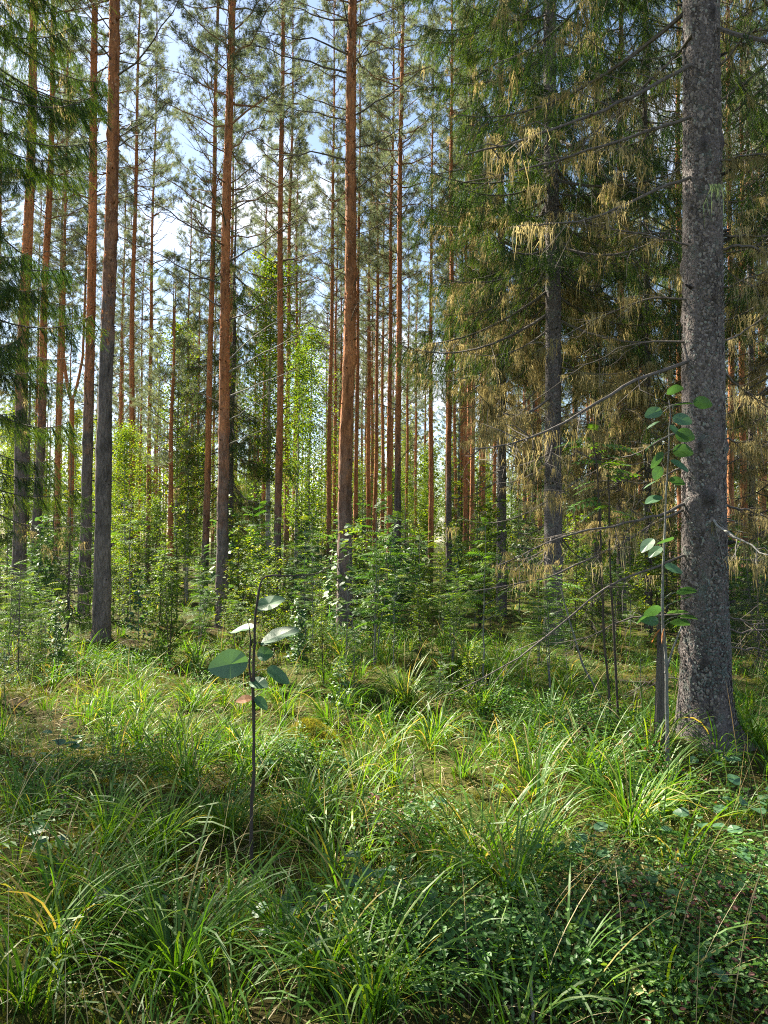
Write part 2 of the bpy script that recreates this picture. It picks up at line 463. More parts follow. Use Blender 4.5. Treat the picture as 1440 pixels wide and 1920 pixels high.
# ------------------------------------------------------------------ trunks
def trunk_buf(H, r0, seed, sides=20, dz=0.12, flare=0.25, bend=0.12, flakes=0, flake_mat=1, flake_size=0.035, knots=True, plates=0.05, top=0.12, flake_zmin=0.0, flake_zmax=None, extra_flare=None):
    g = np.random.default_rng(seed)
    nz = int(H / dz)
    z = np.linspace(-0.15, H, nz)
    u = np.clip(z / H, 0, 1)
    ph = g.uniform(0, 6.28, 4)
    env = np.clip(z / 4.0, 0, 1) ** 1.3
    cx = bend * env * (np.sin(z * 0.33 + ph[0]) * .6 + .35 * np.sin(z * 0.9 + ph[1]))
    cyy = bend * env * (np.sin(z * 0.29 + ph[2]) * .6 + .35 * np.sin(z * 0.8 + ph[3]))
    r = r0 * ((1 - u) ** 0.8 * (1 - top) + top * (1 - u * .8)) * (1 + flare * np.exp(-np.clip(z + .1, 0, 9) / 0.16) + .12 * np.exp(-np.clip(z, 0, 9) / 0.9))
    ang = np.linspace(0, 2 * math.pi, sides, endpoint=False)
    Z, A = np.meshgrid(z, ang, indexing='ij')
    Rd = np.repeat(r[:, None], sides, 1)
    q = A / (2 * math.pi) * sides * 0.5
    rough = (vnoise(q * 1.3 % (sides * .65), Z * 5, seed) - .5) * 2 * plates * (1.2 - u[:, None] * .7)
    Rd = Rd * (1 + rough)
    if extra_flare is not None:
        for (fa, amt, dec) in extra_flare:
            Rd = Rd + amt * np.exp(-np.clip(Z + .05, 0, 9) / dec) * np.maximum(0, np.cos(A - fa)) ** 4
    KN = np.zeros_like(Rd)
    if knots:
        zz = 0.6
        while zz < H * 0.8:
            for _ in range(g.integers(1, 4)):
                a0 = g.uniform(0, 6.28); zk = zz + g.uniform(-.05, .05)
                da = (A - a0 + math.pi) % (2 * math.pi) - math.pi
                KN = KN + np.exp(-((da * r0) ** 2 / .022 ** 2 + (Z - zk + .02) ** 2 / .075 ** 2))
                Rd = Rd + 0.16 * r0 * np.exp(-((da * r0) ** 2 + (Z - zk) ** 2) / (0.03 ** 2 + r0 * r0 * .06))
            zz += g.uniform(.35, .6)
    v = np.stack([cx[:, None] + Rd * np.cos(A), cyy[:, None] + Rd * np.sin(A), Z], -1).reshape(-1, 3)
    i = np.arange(nz - 1)[:, None] * sides; j = np.arange(sides)[None]; k = (j + 1) % sides
    t = np.stack([np.stack([i + j, i + k, i + sides + k], -1), np.stack([i + j, i + sides + k, i + sides + j], -1)], 2).reshape(-1, 3)
    b = Buf()
    band = vnoise(Z * .9, A * .3, seed + 5) - .5
    var = np.clip(0.5 + rough.ravel() * 3.0 + band.ravel() * .5 - .55 * np.clip(KN, 0, 1).ravel(), 0.0, 0.95)
    b.add(v, t, 0, var)
    axis = lambda h: np.array([np.interp(h, z, cx), np.interp(h, z, cyy)])
    rad = lambda h: float(np.interp(h, z, r))
    # knots: short dead stubs
    if knots:
        for zz in np.arange(0.9, H * 0.75, 0.45):
            for _ in range(g.integers(1, 4)):
                a0 = g.uniform(0, 6.28); c = axis(zz); rr = rad(zz)
                L = rr * .6 + g.uniform(.01, .06)
                d = np.array([math.cos(a0), math.sin(a0), g.uniform(.0, .4)])
                p0 = np.array([c[0], c[1], zz + g.uniform(-.06, .06)]) + d * rr * .5
                tv, tt = tube([p0, p0 + d * L * .6, p0 + d * L], [.015, .012, .007], 5)
                b.add(tv, tt, 0, 0.02)
    if flakes:
        zf = g.uniform(flake_zmin, flake_zmax or H * .9, flakes); af = g.uniform(0, 6.28, flakes)
        cc = np.stack([np.interp(zf, z, cx), np.interp(zf, z, cyy)], -1)
        rf = np.interp(zf, z, r)
        if extra_flare is not None:
            for (fa, amt, dec) in extra_flare:
                rf = rf + amt * np.exp(-np.clip(zf + .05, 0, 9) / dec) * np.maximum(0, np.cos(af - fa)) ** 4
        nrm = np.stack([np.cos(af), np.sin(af), np.zeros(flakes)], -1)
        pos = np.concatenate([cc + nrm[:, :2] * rf[:, None] * 1.0, zf[:, None]], 1)
        tilt = g.normal(0, .35, flakes)
        up = norm(np.stack([-np.sin(af) * tilt, np.cos(af) * tilt, np.ones(flakes)], -1) + nrm * g.uniform(.05, .35, flakes)[:, None])
        X, Y, Zf = frames(up, nrm)
        tv, tt = FLAKE_T
        s = flake_size * g.uniform(.4, 1.3, flakes)
        stamp(b, tv, tt, pos + nrm * .002, X, Y, Zf, np.stack([s * g.uniform(.7, 1.6, flakes), s, s], -1), flake_mat, g.random(flakes) ** 1.2)
    return b, axis, rad


_fl = np.array([[-.5, -.1, 0], [-.25, .38, -.05], [.35, .42, .02], [.55, .05, .12], [.3, -.4, .03], [-.3, -.38, -.04], [0, 0, .10]])
FLAKE_T = (_fl, np.array([[6, 1, 0], [6, 2, 1], [6, 3, 2], [6, 4, 3], [6, 5, 4], [6, 0, 5]]))

PINE_H = 20.0
PINE_TRUNKS = []
for sd in range(5):
    b, ax, rd = trunk_buf(PINE_H, 0.115, 100 + sd, sides=18, dz=0.11, bend=0.055, flakes=1500, flake_size=0.036, flake_zmin=4.2, flare=.35, plates=.09)
    PINE_TRUNKS.append((b.mesh('pine_trunk', [M_PINE_BARK, M_PINE_FLAKE], (0,)), ax, rd))

# ------------------------------------------------------------------ pine crowns
def needle_tuft(n, L, w, seed, spread=1.0):
    g = np.random.default_rng(seed)
    d = norm(np.stack([g.uniform(.15, 1.1, n), g.normal(0, .6 * spread, n), g.normal(0, .6 * spread, n)], -1))
    base = np.stack([g.uniform(-.6, .35, n) * L, np.zeros(n), np.zeros(n)], -1)
    side = norm(np.cross(d, rand_dirs(n, g=g)))
    ln = L * g.uniform(.6, 1.1, n)[:, None]
    v = np.stack([base - side * w, base + side * w, base + d * ln], 1).reshape(-1, 3)
    return v, np.arange(n * 3).reshape(-1, 3)


PINE_TUFTS = [needle_tuft(20, .075, .0026, s) for s in range(3)]


def pine_crown(seed, CL, spread, zstart_dead=0.0, dens=1.15, tufts=PINE_TUFTS):
    """crown around the Z axis, base at z=0, tip at CL; the first metres carry bare boughs"""
    g = np.random.default_rng(seed)
    b = Buf()
    tv, tt = tube(np.stack([np.zeros(8), np.zeros(8), np.linspace(CL - 2.2, CL, 8)], -1), np.linspace(.022, .005, 8), 5)
    b.add(tv, tt, 0)
    z = 0.1
    TP, TD, TS = [], [], []
    while z < CL - .15:
        u = z / CL
        nb = g.integers(3, 6)
        a0 = g.uniform(0, 6.28)
        for k in range(nb):
            a = a0 + k * 6.28 / nb + g.normal(0, .3)
            dead = u < zstart_dead and g.random() < 1.0 - .55 * u / max(zstart_dead, .01)
            L = spread * (1.0 - .82 * u ** 1.3) * g.uniform(.6, 1.15) * (0.75 if dead else 1)
            el = R(g.uniform(8, 32) + 28 * u)
            h = np.array([math.cos(a), math.sin(a), 0])
            p0 = np.array([0, 0, z + g.uniform(-.1, .1)])
            p1 = p0 + h * L * .5 * math.cos(el) + np.array([0, 0, L * .5 * math.sin(el) * g.uniform(.2, 1)])
            p2 = p0 + h * L * math.cos(el) + np.array([0, 0, L * math.sin(el) * g.uniform(.8, 1.2)])
            pts = curve3(p0, p1, p2, 6)
            pts[1:-1] += g.normal(0, .02 * L, (4, 3))
            r0 = .007 + .0065 * L
            tv, tt = tube(pts, np.linspace(r0, .003, 6), 4)
            b.add(tv, tt, 0, .35 if dead else .6)
            ns = int((5 if dead else 8 + 5 * L) * (1 if dead else dens))
            for s in range(ns):
                f = g.uniform(.3, 1.0)
                q = np.array([np.interp(f, np.linspace(0, 1, 6), pts[:, c]) for c in range(3)])
                sa = a + g.choice([-1, 1]) * g.uniform(.4, 1.2)
                sl = L * g.uniform(.14, .36) * (1.25 - f * .6)
                d = np.array([math.cos(sa), math.sin(sa), g.uniform(-.05, .7)]); d /= np.linalg.norm(d)
                e = q + d * sl
                mid = (q + e) / 2 + g.normal(0, .03 * sl, 3) - np.array([0, 0, sl * .06])
                tv, tt = tube(np.stack([q, mid, e]), [.0035, .0028, .0018], 3)
                b.add(tv, tt, 0, .3 if dead else .55)
                if not dead:
                    nt = 3 + int(sl * 9)
                    for w in range(nt):
                        ff = g.uniform(.35, 1.05)
                        TP.append(q + (e - q) * ff + g.normal(0, .035, 3))
                        TD.append(norm(d * .7 + g.normal(0, .5, 3) + np.array([0, 0, .5])))
                        TS.append(g.uniform(.7, 1.3))
            if not dead:
                for w in range(5):
                    TP.append(pts[-1] + g.normal(0, .05, 3)); TD.append(norm(h + g.normal(0, .5, 3) + np.array([0, 0, .5]))); TS.append(g.uniform(.8, 1.3))
        z += g.uniform(.32, .5)
    TP, TD, TS = np.array(TP), np.array(TD), np.array(TS)
    grp = g.integers(0, len(tufts), len(TP))
    for k, (tv, tt) in enumerate(tufts):
        s = grp == k
        X, Y, Z = frames(TD[s], roll=g.uniform(0, 6.28, s.sum()))
        stamp(b, tv, tt, TP[s], X, Y, Z, TS[s], 1, np.clip(g.normal(.5, .22, s.sum()), 0, 1))
    return b


BOUGH = bark_mat('pine_bough_bark', (0.13, 0.075, 0.045), (0.34, 0.19, 0.105), scale=(12, 12, 12), bump=.2)
PINE_CROWNS = [pine_crown(200 + s, 10.5, sp, zd).mesh('pine_crown', [BOUGH, M_PINE_NEEDLE]) for s, (sp, zd) in
               enumerate([(1.7, .22), (1.45, .3), (1.9, .35), (1.55, .18)])]
YOUNG_CROWN = pine_crown(230, 6.0, 1.25, .08, 1.1).mesh('young_pine_crown', [BOUGH, M_PINE_NEEDLE])


def bare_branch(seed, L=1.0, r0=.012, rise=.35, twigs=8, twig_len=.3):
    """dead branch along +X"""
    g = np.random.default_rng(seed)
    b = Buf()
    pts = curve3((-.03, 0, 0), (L * .5, g.normal(0, .06), L * rise * g.uniform(.2, .7)), (L, g.normal(0, .12), L * rise), 9)
    pts[2:-1] += g.normal(0, .014 * L, (6, 3))
    tv, tt = tube(pts, np.linspace(r0, r0 * .25, 9), 5)
    b.add(tv, tt, 0, .4)
    for _ in range(twigs):
        f = g.uniform(.25, .98)
        q = np.array([np.interp(f, np.linspace(0, 1, 9), pts[:, c]) for c in range(3)])
        d = norm(np.array([g.uniform(.4, 1), g.choice([-1, 1]) * g.uniform(.3, 1), g.uniform(-.3, .4)]))
        l = twig_len * g.uniform(.4, 1.2) * (1.2 - f * .7)
        tv, tt = tube(np.stack([q, q + d * l * .5 + g.normal(0, .02, 3), q + d * l]), [r0 * .35, r0 * .28, r0 * .12], 3)
        b.add(tv, tt, 0, .3)
    return b


DEAD_BR = [bare_branch(300 + s, 1.0, .011, ri, tw).mesh('dead_branch', [M_TWIG], True) for s, (ri, tw) in enumerate([(.45, 5), (.6, 8), (.2, 6), (.75, 4), (.35, 10)])]
PALE_BR = [bare_branch(320 + s, 1.0, .012, ri, tw).mesh('pale_dead_branch', [M_PALE_TWIG], True) for s, (ri, tw) in enumerate([(.5, 6), (.8, 7), (.65, 3)])]
STUB_BR = [bare_branch(340 + s, .3, .012, .3, 0).mesh('branch_stub', [M_TWIG], True) for s in range(3)]

prnd = random.Random(5)


def pine(px, D, w_px, bark_line, crown_base, label, group=None, variant=None, crown_scale=1.0, stubs=None, height=None, xy=None, crown=None, lean=0.0, branches=()):
    if xy is None:
        p = pix(px, 1000, D); x, y = p[0], p[1]
    else:
        x, y = xy
    z = float(gh(x, y))
    k = prnd.randrange(5) if variant is None else variant
    me, ax, rd = PINE_TRUNKS[k]
    root = obj('pine_tree', None, loc=(x, y, z - .03), rot=(0, lean, 0), label=label, cat='pine tree', group=group)
    rs = (w_px * D / F_PX / 2) / rd(1.5) if w_px else prnd.uniform(.75, 1.05)
    H = height or prnd.uniform(.92, 1.06) * PINE_H
    zs = H / PINE_H
    rz = prnd.uniform(0, 6.28)
    t = obj('trunk', me, root, rot=(0, 0, rz), sc=(rs, rs, zs))
    t.color = (bark_line / 10, .5, .5, 1)
    cm = crown or PINE_CROWNS[prnd.randrange(len(PINE_CROWNS))]
    cl = H - crown_base
    a = ax(crown_base / zs + 2) * rs
    c, s = math.cos(rz), math.sin(rz)
    CLM = 6.0 if crown is YOUNG_CROWN else 10.5
    obj('crown', cm, root, loc=(a[0] * c - a[1] * s, a[0] * s + a[1] * c, crown_base), rot=(0, 0, prnd.uniform(0, 6.28)), sc=(crown_scale, crown_scale, (cl + .3) / CLM))
    for (hz, az, ln, me_b) in branches:
        a = ax(hz / zs) * rs; r = rd(hz / zs) * rs
        q = (a[0] * c - a[1] * s + math.cos(az) * r * .7, a[0] * s + a[1] * c + math.sin(az) * r * .7, hz)
        obj('branch', me_b, root, loc=q, rot=(prnd.uniform(-.3, .3), 0, az), sc=ln)
    return root


def rand_branches(lo, hi, n, lens, meshes):
    out = []
    for i in range(n):
        out.append((prnd.uniform(lo, hi), prnd.uniform(0, 6.28), prnd.uniform(*lens), prnd.choice(meshes)))
    return out


LEFT, RIGHT = math.pi, 0.0
# the pines one can tell apart
pine(194, 11.0, 30, 5.2, 9.8, 'thick grey-barked pine with knots rising from the grass, bare of needles', variant=0,
     branches=[(8.15, -.3, 1.5, DEAD_BR[1]), (7.25, .15, .95, DEAD_BR[3]), (6.35, .1, .85, DEAD_BR[0]), (3.0, -.2, .33, DEAD_BR[3]), (8.6, 2.8, .9, DEAD_BR[1]), (7.6, 3.3, 1.1, DEAD_BR[4])]
     + rand_branches(3, 9, 12, (.15, .5), STUB_BR + DEAD_BR) + rand_branches(7, 10, 10, (.9, 1.5), DEAD_BR))
pine(160, 14.5, 21, 4.2, 8.0, 'reddish pine trunk standing just behind the thick grey-barked pine', variant=1, branches=rand_branches(3, 9, 22, (.4, 1.2), DEAD_BR))
pine(38, 12.5, 24, 4.5, 9.5, 'stout dark pine half hidden by hanging spruce boughs', variant=2, branches=rand_branches(4, 10, 14, (.3, 1.0), DEAD_BR))
pine(66, 16.5, 17, 4.5, 8.5, 'slightly bent pine beside the stout dark one behind the spruce boughs', variant=3, lean=.012, branches=rand_branches(4, 10, 14, (.3, 1.0), DEAD_BR))
pine(108, 24, 10, 1.0, 8.0, 'thin orange pine behind the small green spruce', branches=rand_branches(3, 8, 10, (.4, 1.1), DEAD_BR))
pine(243, 21, 12, 2.2, 8.2, 'straight orange pine with a darkened foot and a white birch stem beside it', branches=rand_branches(3, 8, 14, (.4, 1.2), DEAD_BR))
pine(277, 26, 9, 1.5, 8.0, 'slim pine seen against the bright gap of sky', branches=rand_branches(3, 8, 12, (.4, 1.2), DEAD_BR))
pine(320, 18, 12, 2.0, 2.8, 'short young pine with a yellow-green crown and tan grass at its foot', crown=YOUNG_CROWN, height=8.2, crown_scale=.95)
pine(384, 18, 13, 2.0, 8.3, 'slender orange pine close beside a thicker pine with pale dead branches', variant=4, lean=.010, branches=rand_branches(3, 9, 12, (.4, 1.2), DEAD_BR))
pine(418, 13.0, 22, 2.6, 6.4, 'tall orange pine with pale dead branches and wide green boughs', variant=1, crown_scale=1.15,
     branches=[(4.5, .1, 1.1, PALE_BR[1]), (4.3, -.3, 1.25, PALE_BR[0]), (3.9, .2, 1.2, PALE_BR[0]), (3.5, -.1, .9, PALE_BR[2]), (3.1, .3, .7, PALE_BR[0]), (4.2, 3.3, .6, PALE_BR[2]), (3.8, 2.7, .6, PALE_BR[0]),
               (5.2, .0, 1.3, DEAD_BR[1]), (5.4, 3.0, 1.5, DEAD_BR[3]), (5.8, 3.4, 1.6, DEAD_BR[1]), (6.2, .3, 1.4, DEAD_BR[3]), (6.6, 2.9, 1.7, DEAD_BR[1])] + rand_branches(5, 8.5, 12, (.7, 1.5), DEAD_BR))
pine(520, 17, 14, 2.2, 7.2, 'straight pine between a mottled birch stem and a thin pine', variant=2, branches=rand_branches(3, 9, 20, (.5, 1.4), DEAD_BR))
pine(537, 24, 10, 1.6, 8.0, 'thin pine in front of the sunlit yellow-green birch', variant=3, branches=rand_branches(3, 9, 14, (.4, 1.2), DEAD_BR))
pine(617, 22, 9.5, 1.5, 7.0, 'thin dark orange pine at the edge of the yellow-green birch', branches=rand_branches(3, 9, 14, (.5, 1.3), DEAD_BR))
pine(648, 12.0, 27, 2.0, 9.6, 'thick glowing orange pine with flaking bark and a grey foot', variant=0,
     branches=[(8.9, 3.1, 1.7, DEAD_BR[4]), (8.3, 2.9, 1.2, DEAD_BR[0]), (8.2, .1, 1.4, DEAD_BR[3]), (7.7, .2, 1.2, DEAD_BR[1]), (7.5, 3.2, 1.5, DEAD_BR[2]), (7.0, -.1, 1.0, DEAD_BR[3]), (6.3, .1, .9, DEAD_BR[1])]
     + rand_branches(4, 9.5, 14, (.3, .9), DEAD_BR) + rand_branches(8, 10, 8, (.9, 1.6), DEAD_BR))
pine(667, 23, 9, 1.2, 8.0, 'thin orange pine tucked right behind the thick glowing orange pine', branches=rand_branches(3, 8, 8, (.4, 1.0), DEAD_BR))
pine(703, 26, 8.5, 1.0, 8.5, 'narrow orange pine in the gap between the thick orange pine and a slim pair', branches=rand_branches(3, 8, 8, (.4, 1.0), DEAD_BR))
pine(730, 22, 10.5, 1.0, 8.0, 'bright orange pine beside a darker taller pine with a sunlit edge', branches=rand_branches(3, 9, 14, (.4, 1.1), DEAD_BR))
pine(746, 17, 13, 3.2, 9.0, 'slim dark pine with a thin sunlit edge all the way up', variant=4, branches=rand_branches(3, 10.5, 26, (.5, 1.3), DEAD_BR))
pine(807, 26, 10, 1.0, 8.5, 'orange pine standing alone in the sunny clearing behind the saplings', branches=rand_branches(3, 8, 8, (.4, 1.0), DEAD_BR))
pine(842, 18, 11, 3.5, 8.0, 'dark pine at the edge of the lichen-hung spruces', variant=2, branches=rand_branches(3, 9, 16, (.5, 1.2), DEAD_BR))
pine(872, 25, 9, 1.0, 8.5, 'orange pine of a close pair beside the lichen-hung spruces', group='close pair of pines', branches=rand_branches(3, 8, 6, (.4, 1.0), DEAD_BR))
pine(885, 23, 9.5, 1.0, 8.5, 'orange pine of a close pair beside the lichen-hung spruces', group='close pair of pines', branches=rand_branches(3, 8, 6, (.4, 1.0), DEAD_BR))
pine(1277, 18, 14, 1.0, 9.0, 'sunlit pale orange pine right behind the big rough spruce trunk', branches=rand_branches(3, 8, 6, (.4, 1.0), DEAD_BR))
pine(1371, 17, 13, 1.0, 9.0, 'sunlit pine on the open side of the big rough spruce trunk', branches=rand_branches(3, 8, 6, (.4, 1.0), DEAD_BR))
pine(1396, 20, 13, 1.0, 9.0, 'darker pine next to the sunlit pine past the big spruce trunk', branches=rand_branches(3, 8, 6, (.4, 1.0), DEAD_BR))
pine(1165, 15.5, 15, 4.0, 9.0, 'reddish pine stem wrapped in hanging lichen between two spruces', branches=rand_branches(3, 8, 10, (.4, 1.0), DEAD_BR))
pine(1415, 25, 8, 1.0, 9.0, 'thin pine behind the pair past the big spruce trunk', branches=rand_branches(3, 8, 6, (.4, 1.0), DEAD_BR))


# forked pine
def forked_pine():
    p = pix(129, 1000, 25); x, y = p[0], p[1]
    root = obj('pine_tree', None, loc=(x, y, float(gh(x, y)) - .03), label='orange pine whose trunk forks like a tuning fork', cat='pine tree')
    b = Buf()
    fz = 6.1
    z = np.linspace(-.1, fz, 40)
    tv, tt = tube(np.stack([.05 * np.sin(z * .5), 0 * z, z], -1), np.linspace(.10, .075, 40), 10, False); b.add(tv, tt, 0, .5)
    top = np.array([.05 * math.sin(fz * .5), 0, fz - .05])
    for sgn, r in ((-1, .06), (1, .045)):
        t = np.linspace(0, 1, 40)
        pts = top + np.stack([sgn * .30 * np.minimum(1, t * 7) ** .7 * (1 + .4 * t), .1 * t, t * 10], -1)
        tv, tt = tube(pts, np.linspace(r, .015, 40), 8); b.add(tv, tt, 0, .5)
    t = obj('trunk', b.mesh('forked_trunk', [M_PINE_BARK], True), root); t.color = (.1, .5, .5, 1)
    obj('crown', PINE_CROWNS[1], root, loc=(-.3, 0, 8.0), sc=(.8, .8, .8))
    obj('crown', PINE_CROWNS[0], root, loc=(.35, .1, 8.4), rot=(0, 0, 2), sc=(.65, .65, .75))


forked_pine()

# pines one cannot tell apart: the stand behind, and the ones out of frame that cast the shade
taken = [(o.location.x, o.location.y) for o in COL.objects if o.name.startswith('pine_tree')]


def far_ok(x, y, dmin):
    return all((x - a) ** 2 + (y - b_) ** 2 > dmin * dmin for a, b_ in taken)


srnd = random.Random(21)
for (d0, d1, a0, a1, n, lab, grp) in [
    (27, 45, -29, 29, 52, 'slim orange pine in the stand behind the saplings', 'pines of the stand behind'),
    (45, 85, -30, 30, 95, 'thin pine trunk far back in the forest', 'pines far back in the forest')]:
    cnt, tries = 0, 0
    while cnt < n and tries < 4000:
        tries += 1
        d = math.sqrt(srnd.uniform(d0 ** 2, d1 ** 2)); a = R(srnd.uniform(a0, a1))
        x, y = d * math.sin(a), d * math.cos(a)
        if not far_ok(x, y, 2.0):
            continue
        if y < 42 and x < -.12 * y and srnd.random() < .65:
            continue
        # the open gaps of sky
        pxx = 720 + x / y * F_PX
        if y < 60 and (265 < pxx < 330 or 560 < pxx < 610 or 780 < pxx < 835):
            continue
        taken.append((x, y))
        pine(0, 0, 0, srnd.uniform(.3, 2.5), srnd.uniform(5.8, 9.0), lab, group=grp, xy=(x, y), crown_scale=srnd.uniform(.85, 1.15))
        cnt += 1
SHADE = [(-12.8, 14.3), (-15, 17.6), (-14, 12.0), (-8.5, 8.6), (-12, 9), (-7, 5), (-10, 4), (-21, 18), (-18, 12)]
for (x, y) in SHADE:
    pine(0, 0, 0, 3, srnd.uniform(7, 9), 'pine of the stand beside the view', group='pines beside the view', xy=(x, y), crown_scale=1.05)
for (x, y) in [(-4, -4), (3, -6), (8, -3), (-8, -8), (0, -11), (9, 3), (11, 9), (13, 14), (10, -9), (16, 20)]:
    pine(0, 0, 0, 3, srnd.uniform(7, 9), 'pine of the stand beside the view', group='pines beside the view', xy=(x, y))

# ------------------------------------------------------------------ spruces
def spruce_twig(n, L, seed, nl=.02, nw=.0022, sag=.0):
    """hanging shoot along -Z, length L, with needles"""
    g = np.random.default_rng(seed)
    t = np.sort(g.uniform(0, 1, n))
    wob = .04 * L * np.sin(t * 5 + g.uniform(0, 6))
    base = np.stack([wob, .05 * L * t * t, -L * t], -1)
    a = g.uniform(0, 6.28, n)
    d = norm(np.stack([np.cos(a), np.sin(a), -g.uniform(.5, 1.6, n)], -1))
    side = norm(np.cross(d, rand_dirs(n, g=g)))
    ln = nl * g.uniform(.7, 1.3, n)[:, None]
    v = np.stack([base - side * nw, base + side * nw, base + d * ln], 1).reshape(-1, 3)
    tri = np.arange(n * 3).reshape(-1, 3)
    w = .0028
    sv = np.array([[w, 0, 0], [-w, 0, 0], [0, .05 * L, -L], [0, w, 0], [0, -w, 0]])
    st = np.array([[0, 1, 2], [3, 4, 2]]) + len(v)
    return np.concatenate([v, sv]), np.concatenate([tri, st])


def lichen_beard(n, seed):
    """a ragged curtain of hair-thin strands, longest one unit"""
    g = np.random.default_rng(seed)
    V, T = [], []
    for i in range(n):
        x, y = g.normal(0, .20), g.normal(0, .07); L = .12 + .88 * g.random() ** 1.8; w = g.uniform(.005, .022)
        a = g.uniform(0, 6.28); sx, sy = math.cos(a) * w, math.sin(a) * w
        ox, oy = g.normal(0, .20, 2) * L
        k = len(V) * 5
        V.append([[x - sx * .5, y - sy * .5, 0], [x + sx * .5, y + sy * .5, 0], [x + ox - sx, y + oy - sy, -L * .45], [x + ox + sx, y + oy + sy, -L * .45], [x + ox * .6 + g.normal(0, .05), y + oy * 1.3, -L]])
        T += [[k, k + 1, k + 3], [k, k + 3, k + 2], [k + 2, k + 3, k + 4]]
    return np.array(V).reshape(-1, 3), np.array(T)


SP_TWIGS = [spruce_twig(46, .22, 400 + s) for s in range(4)]
SP_TWIGS_LO = [spruce_twig(22, .24, 410 + s, nl=.032, nw=.0068) for s in range(3)]
BEARDS = [lichen_beard(30, 420 + s) for s in range(4)]


def spruce_branch(seed, L, live=1.0, lichen=0.0, droop=.25, lo=False, twigs=SP_TWIGS, step=.035, lich_len=.22, hang=True):
    """bough along +X; returns the wood-and-needle buffer and the lichen buffer"""
    g = np.random.default_rng(seed)
    if lo:
        twigs, step = SP_TWIGS_LO, (.075 if hang else .045)
    b, lb = Buf(), Buf()
    n = 10
    pts = curve3((-.04, 0, 0), (L * .55, g.normal(0, .05), -L * droop * 1.6), (L, g.normal(0, .1), -L * droop * g.uniform(.7, 1.0)), n)
    tv, tt = tube(pts, np.linspace(.007 + .006 * L, .003, n), 4 if lo else 5)
    b.add(tv, tt, 0, .4)
    at = lambda f: np.array([np.interp(f, np.linspace(0, 1, n), pts[:, c]) for c in range(3)])
    TP, TA, TS, LP = [], [], [], []
    cph = g.uniform(0, 6.28)
    clump = lambda f: max(0.0, math.sin(f * 17 + cph) + .15 * math.sin(f * 41)) ** 1.5
    nsub = int(L * (8 if lo else 11))
    for s in range(nsub):
        f = .12 + .88 * (s + g.uniform(0, 1)) / nsub
        q = at(f)
        sgn = 1 if s % 2 else -1
        sl = L * g.uniform(.18, .36) * (1.25 - .75 * f)
        if hang:
            sl *= g.uniform(.6, 1.5)
            d = norm(np.array([g.uniform(.1, .7), sgn * g.uniform(.15, .8), g.uniform(-1.2, -.25)]))
            e = q + d * sl; m = (q + e) / 2 + np.array([d[0], d[1], .5]) * sl * .14
        else:
            d = norm(np.array([g.uniform(.5, 1), sgn * g.uniform(.5, 1), g.uniform(-.5, -.1)]))
            e = q + d * sl; m = (q + e) / 2 + np.array([0, 0, .02])
        tv, tt = tube(np.stack([q, m, e]), [.0035, .003, .0015], 3)
        b.add(tv, tt, 0, .35)
        for w in np.arange(0, 1, step / max(sl, .05)):
            p = q + (e - q) * w
            if g.random() < live * (.35 + .65 * f):
                TP.append(p); TA.append(g.uniform(0, 6.28)); TS.append(g.uniform(.5, 1.25) * (.6 + .6 * (1 - w)))
            if g.random() < lichen * .5 * clump(f):
                LP.append(p)
    for f in np.arange(.1, 1, step / L * .8):
        p = at(f)
        if g.random() < live * (.2 + .8 * f):
            TP.append(p); TA.append(g.uniform(0, 6.28)); TS.append(g.uniform(.5, 1.1))
        if g.random() < lichen * .6 * clump(f):
            LP.append(p)
    if TP:
        TP, TA, TS = np.array(TP), np.array(TA), np.array(TS)
        grp = g.integers(0, len(twigs), len(TP))
        for k, (tv, tt) in enumerate(twigs):
            s = grp == k
            c_, s_ = np.cos(TA[s]), np.sin(TA[s]); z0 = np.zeros(s.sum())
            tl = g.normal(0, .35, (s.sum(), 2))
            Z = norm(np.stack([tl[:, 0] - .35, tl[:, 1], np.ones(s.sum())], -1))
            X = norm(np.stack([c_, s_, z0], -1)); Y = norm(np.cross(Z, X)); X = np.cross(Y, Z)
            stamp(b, tv, tt, TP[s], X, Y, Z, TS[s], 1, np.clip(g.normal(.5, .22, s.sum()), 0, 1))
    if LP:
        LP = np.array(LP); grp = g.integers(0, 4, len(LP))
        for k, (tv, tt) in enumerate(BEARDS):
            s = grp == k; m_ = s.sum()
            a = g.uniform(0, 6.28, m_)
            X = np.stack([np.cos(a), np.sin(a), 0 * a], -1); Y = np.stack([-np.sin(a), np.cos(a), 0 * a], -1)
            Z = np.tile([0, 0, 1.0], (m_, 1))
            sc_ = lich_len * (.25 + 1.5 * g.random(m_) ** 2.2)
            stamp(lb, tv, tt, LP[s], X, Y, Z, np.stack([sc_ * .8 + .03, sc_ * .8 + .03, sc_], -1), 0, np.clip(g.normal(.5, .25, m_), 0, 1))
    return b, lb


def branch_set(seed, n, **kw):
    out = []
    for i in range(n):
        b, lb = spruce_branch(seed + i, **kw)
        out.append((b.mesh('spruce_branch', [M_TWIG, M_SPRUCE_NEEDLE]), lb.mesh('beard_lichen', [M_LICHEN]) if lb.n else None))
    return out


BR_LIVE = branch_set(500, 6, L=1.8, live=1.05, lichen=.12, droop=.26)
BR_DENSE = branch_set(510, 5, L=1.7, live=1.3, lichen=.03, droop=.24, step=.017)
BR_HALF = branch_set(520, 6, L=1.9, live=.75, lichen=.7, droop=.25)
BR_DEAD = branch_set(540, 6, L=1.8, live=.10, lichen=1.7, droop=.25, lich_len=.27)
BR_BARE = branch_set(560, 4, L=1.7, live=0, lichen=.12, droop=.28)

